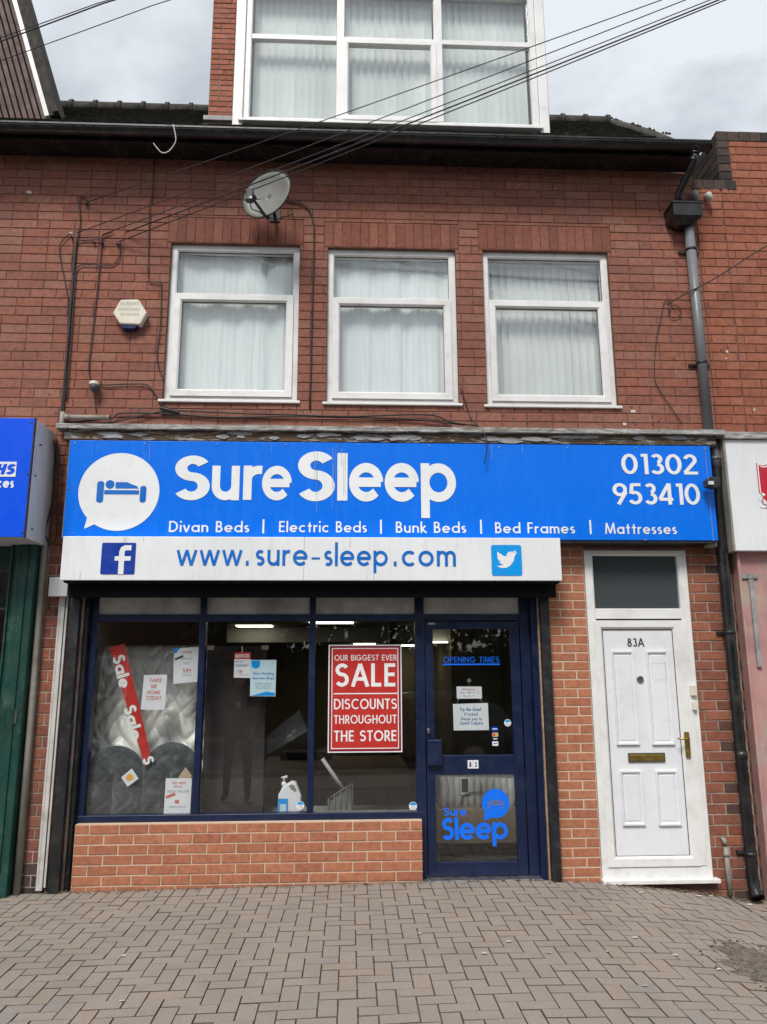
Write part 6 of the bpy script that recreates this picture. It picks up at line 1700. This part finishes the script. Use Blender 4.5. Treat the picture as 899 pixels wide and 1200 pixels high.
mb = MB()
for k in range(260):
    a = random.uniform(0, 6.28); q_ = abs(random.gauss(1.0, .16)); x = 2.66 + .42 * q_ * math.cos(a); y = -2.02 + .60 * q_ * math.sin(a); r = random.uniform(.003, .010)
    mb.tube([(x - r, y, gz(x, y) + .004), (x, y, gz(x, y) + .006 + r * .3), (x + r, y, gz(x, y) + .004)], [r * .3, r * .7, r * .3], 5)
tag(build('scattered_grit', mb, M['dirt'], kind='stuff'), 'loose grit scattered round the brown soil patch at lower right', 'grit')
# ================================================================== ACROSS THE STREET (seen in the glass)
def house(x0, x1, label, mat):
    H = tag(empty('terraced_house', ((x0 + x1) / 2, -18, -.2)), label, 'house')
    wn_ = [(x0 + .9, x0 + 2.6, .9, 2.2), (x0 + .9, x0 + 2.4, 3.6, 4.9), (x1 - 2.3, x1 - .9, 3.6, 4.9)]
    dr_ = (x1 - 1.9, x1 - .9, -.1, 2.1)
    mb = MB(); holed_wall(mb, x0, x1, -.3, 5.6, 18.0, wn_ + [dr_], .12); mb.v = [(p[0], -p[1], p[2]) for p in mb.v]
    mb.box(x0, x1, -25, -18.3, -.3, 5.6)
    build('wall', mb, mat, H)
    for w in wn_:
        f = MB(); f.ring(w[0], w[1], w[2], w[3], .08, -18.1, -18.02); f.box((w[0] + w[1]) / 2 - .04, (w[0] + w[1]) / 2 + .04, -18.1, -18.02, w[2] + .08, w[3] - .08); g_ = build('window', f, M['upvc'], H)
        p = MB(); p.box(w[0], w[1], -18.14, -18.12, w[2], w[3]); build('pane', p, M['fanlight'], g_)
    mb = MB(); mb.box(dr_[0], dr_[1], -18.1, -18.05, dr_[2], dr_[3]); build('door', mb, M['navy'], H)
    mb = MB()
    mb.poly([(x0, -17.7, 5.5), (x1, -17.7, 5.5), (x1, -21.5, 8.2), (x0, -21.5, 8.2)]); mb.poly([(x0, -25, 5.5), (x0, -21.5, 8.2), (x1, -21.5, 8.2), (x1, -25, 5.5)])
    mb.poly([(x0, -17.7, 5.5), (x0, -21.5, 8.2), (x0, -25, 5.5)]); mb.poly([(x1, -17.7, 5.5), (x1, -25, 5.5), (x1, -21.5, 8.2)])
    build('roof', mb, M['roof_tile'], H)
house(-16, -9.5, 'brick terraced house across the street, leftmost of the row', M['mortar_old'])
house(-9.49, -3.0, 'second brick terraced house across the street, beside the first', M['mortar_old'])
house(9, 16, 'brick terraced house across the street beyond the trees', M['mortar_old'])
def tree(x, y, h, label, seed):
    rr = random.Random(seed); T_ = tag(empty('tree', (x, y, -.2)), label, 'tree')
    mb = MB(); mb.tube([(x, y, -.3), (x + .1, y, h * .3), (x, y + .1, h * .7)], [.22, .16, .05], 9)
    for k in range(7):
        a = rr.uniform(0, 6.28); z = h * rr.uniform(.3, .6); mb.tube([(x, y, z), (x + 1.2 * math.cos(a), y + 1.2 * math.sin(a), z + 1.1)], [.07, .02], 6)
    build('trunk', mb, M['bark'], T_)
    mb = MB()
    cl = [(x + rr.gauss(0, 1.0), y + rr.gauss(0, .7), h * rr.uniform(.35, .95), rr.uniform(.5, 1.1)) for _ in range(40)]
    for (cx, cy, cz, r) in cl:
        for _ in range(90):
            d = Vector((rr.gauss(0, 1), rr.gauss(0, 1), rr.gauss(0, .8))).normalized() * r * rr.uniform(.6, 1)
            p = Vector((cx, cy, cz)) + d; s_ = rr.uniform(.06, .13); a = Vector((rr.gauss(0, 1), rr.gauss(0, 1), rr.gauss(0, 1))).normalized() * s_; b = a.orthogonal().normalized() * s_
            mb.poly([p - a, p + b, p + a, p - b])
    build('crown', mb, M['leaf'], T_)
for k_, (tx_, ty_, th_) in enumerate([(-2.2, -15.2, 6.5), (.3, -15.0, 6.0), (2.6, -15.4, 6.8), (5.2, -15.0, 6.2), (7.8, -15.3, 6.6)]):
    tree(tx_, ty_, th_, 'leafy street tree across the road, %s counting from the brick houses' % ['first', 'second', 'third', 'fourth', 'fifth'][k_], k_ + 1)
mb = MB(); rr_h = random.Random(9)
for _ in range(9000):
    x = rr_h.uniform(-3.2, 10); z = rr_h.uniform(-.1, 2.3) ; y = -15.6 + rr_h.uniform(0, .5) * (1 - abs(z - 1) * .3)
    a = Vector((rr_h.gauss(0, 1), rr_h.gauss(0, 1), rr_h.gauss(0, 1))).normalized() * rr_h.uniform(.05, .1); b = a.orthogonal().normalized() * a.length; p = Vector((x, y, z))
    mb.poly([p - a, p + b, p + a, p - b])
mb.box(-3.2, 10, -16.2, -15.7, -.2, 2.2)
tag(build('hedge', mb, M['leaf']), 'long clipped dark hedge across the road under the street trees', 'hedge')
# parked car behind the viewer
CAR = tag(empty('parked_car', (1.2, -8.9, -.24)), 'dark blue car parked at the kerb opposite the shop window', 'car')
def carx(u): return -1.15 + u * 4.4
sec = [(0, .30, .55, .70), (.03, .22, .74, .80), (.12, .20, .86, .86), (.27, .20, .98, .90), (.36, .20, 1.20, .82), (.46, .20, 1.48, .70), (.62, .20, 1.53, .69), (.80, .20, 1.48, .70), (.92, .22, 1.25, .78), (.98, .25, 1.0, .84), (1, .35, .80, .78)]
yc_ = -8.9; mb = MB(); mb.sm = True; n0 = len(mb.v)
for (u, zl, zt, wt) in sec:
    x = carx(u); sh = min(zt, .92)
    pr_ = [(-.80, zl), (-.86, zl + .15), (-.88, .62), (-.86, sh), (-wt, zt - .03), (-wt * .6, zt), (wt * .6, zt), (wt, zt - .03), (.86, sh), (.88, .62), (.86, zl + .15), (.80, zl)]
    f_ = .80 + .2 * min(1, min(u, 1 - u) / .08)
    for (a, b) in pr_: mb.v.append((x, yc_ + a * f_, b - .24))
for i in range(len(sec) - 1):
    for k in range(12):
        k2 = (k + 1) % 12; mb.face((n0 + i * 12 + k, n0 + i * 12 + k2, n0 + (i + 1) * 12 + k2, n0 + (i + 1) * 12 + k))
mb.face(range(n0, n0 + 12)); mb.face(range(n0 + (len(sec) - 1) * 12, n0 + len(sec) * 12)); mb.sm = False
build('body', mb, M['car_paint'], CAR)
for s_ in (1, -1):
    yy = yc_ + s_ * .80
    mb = MB(); P = [(carx(.36), 1.05), (carx(.46), 1.38), (carx(.78), 1.40), (carx(.88), 1.15), (carx(.87), 1.0), (carx(.37), 1.0)]
    mb.prism([(a, b - .24) for a, b in P], min(yy - .06 * s_, yy + .055 * s_), max(yy - .06 * s_, yy + .055 * s_)); build('side_window', mb, M['glass_dark'], CAR)
    for u in (.17, .80):
        mb = MB(); mb.tube([(carx(u), yc_ + s_ * .70, .08), (carx(u), yc_ + s_ * .90, .08)], .32, 24); w_ = build('wheel', mb, M['rubber'], CAR)
        mb = MB(); mb.tube([(carx(u), yc_ + s_ * .895, .08), (carx(u), yc_ + s_ * .91, .08)], .20, 16); build('rim', mb, M['steel'], w_)
    mb = MB(); mb.box(carx(-.002), carx(.06), yc_ + s_ * .64 - .13, yc_ + s_ * .64 + .13, .36, .46); build('headlight', mb, M['grey_panel'], CAR, bevel=.02)
    mb = MB(); mb.box(carx(.97), carx(1.003), yc_ + s_ * .64 - .1, yc_ + s_ * .64 + .1, .48, .62); build('tail_light', mb, M['red_sign'], CAR, bevel=.02)
# person standing on the pavement left of the viewer, visible in the glass
def skin(name, verts, edges, radii, mat, parent, label=None):
    me = bpy.data.meshes.new(name); me.from_pydata(verts, edges, []); o = bpy.data.objects.new(name, me); col.objects.link(o)
    o.parent = parent; o.data.materials.append(mat)
    o.modifiers.new('skin', 'SKIN'); sub = o.modifiers.new('sub', 'SUBSURF'); sub.levels = 2; sub.render_levels = 2
    if not me.skin_vertices: bpy.context.view_layer.objects.active = o
    lay_ = me.skin_vertices[0].data if me.skin_vertices else None
    if lay_:
        for k, r in enumerate(radii): lay_[k].radius = r if isinstance(r, tuple) else (r, r)
        lay_[0].use_root = True
    for p_ in me.polygons: p_.use_smooth = True
    return o
px_, _ = at(277, 860, 4.0)
PE = tag(empty('person', (px_, -4.0, gz(px_, -4))), 'person in dark clothes with a lanyard badge standing on the pavement with arms lowered', 'person')
V = [(0, 0, .95), (0, 0, 1.15), (0, 0, 1.36), (0, .01, 1.47), (0, .02, 1.56), (0, .02, 1.66), (.11, 0, .88), (.13, .02, .50), (.14, -.02, .09), (.15, .12, .04), (-.11, 0, .88), (-.13, .02, .50), (-.15, -.02, .09), (-.17, .12, .04),
     (.19, 0, 1.39), (.27, .0, 1.12), (.22, .16, .96), (-.19, 0, 1.39), (-.27, .0, 1.12), (-.26, .08, .90), (.20, .21, .93), (-.26, .11, .83)]
E_ = [(0, 1), (1, 2), (2, 3), (3, 4), (4, 5), (0, 6), (6, 7), (7, 8), (8, 9), (0, 10), (10, 11), (11, 12), (12, 13), (2, 14), (14, 15), (15, 16), (2, 17), (17, 18), (18, 19), (16, 20), (19, 21)]
Rr = [(.16, .12), (.14, .11), (.18, .12), .065, .085, .075, .09, .065, .045, .04, .09, .065, .045, .04, .07, .05, .035, .07, .05, .035, .04, .04]
body = skin('body', V, E_, Rr, M['black_cloth'], PE)
mb = MB(); mb.sm = True
def head(u, v):
    a = u * 2 * math.pi; b = math.pi * v; r = math.sin(b)
    x = .078 * r * math.cos(a); y = .095 * r * math.sin(a); z = -.12 * math.cos(b)
    if y > .06 and abs(x) < .02 and -.03 < z < .02: y += .02
    return (px_ + x, -4.0 + .03 + y, gz(px_, -4) + 1.62 + z)
mb.grid(head, 20, 14); build('head', mb, M['skin'], PE)
mb = MB()
def hair_(u, v):
    a = u * 2 * math.pi; b = math.pi * (.45 + .55 * v); r = math.sin(b)
    return (px_ + .086 * r * math.cos(a), -4.0 + .015 + .10 * r * math.sin(a), gz(px_, -4) + 1.635 - .125 * math.cos(b))
mb.grid(hair_, 20, 8); build('hair', mb, M['hair'], PE)
for (hx_, hy_, hz_, s_) in ((.20, .235, .91, 1), (-.26, .12, .79, -1)):
    mb = MB(); b0 = Vector((px_ + hx_, -4.0 + hy_, gz(px_, -4) + hz_))
    mb.tube([b0 + Vector((0, -.02, .05)), b0, b0 + Vector((0, .01, -.03))], [.026, .036, .032], 10)
    for k in range(4):
        mb.tube([b0 + Vector((-.027 + .018 * k, .005, -.03)), b0 + Vector((-.03 + .019 * k, .015, -.07)), b0 + Vector((-.028 + .018 * k, .035, -.095 - .01 * (k in (1, 2))))], [.009, .008, .006], 6)
    mb.tube([b0 + Vector((-.03 * s_, .01, .01)), b0 + Vector((-.055 * s_, .03, -.02)), b0 + Vector((-.055 * s_, .045, -.045))], [.011, .010, .007], 6)
    build('hand', mb, M['skin'], PE)
mb = MB(); mb.box(px_ - .03, px_ + .03, -4.0 + .125, -4.0 + .13, gz(px_, -4) + 1.22, gz(px_, -4) + 1.30); build('badge', mb, M['paper'], PE)
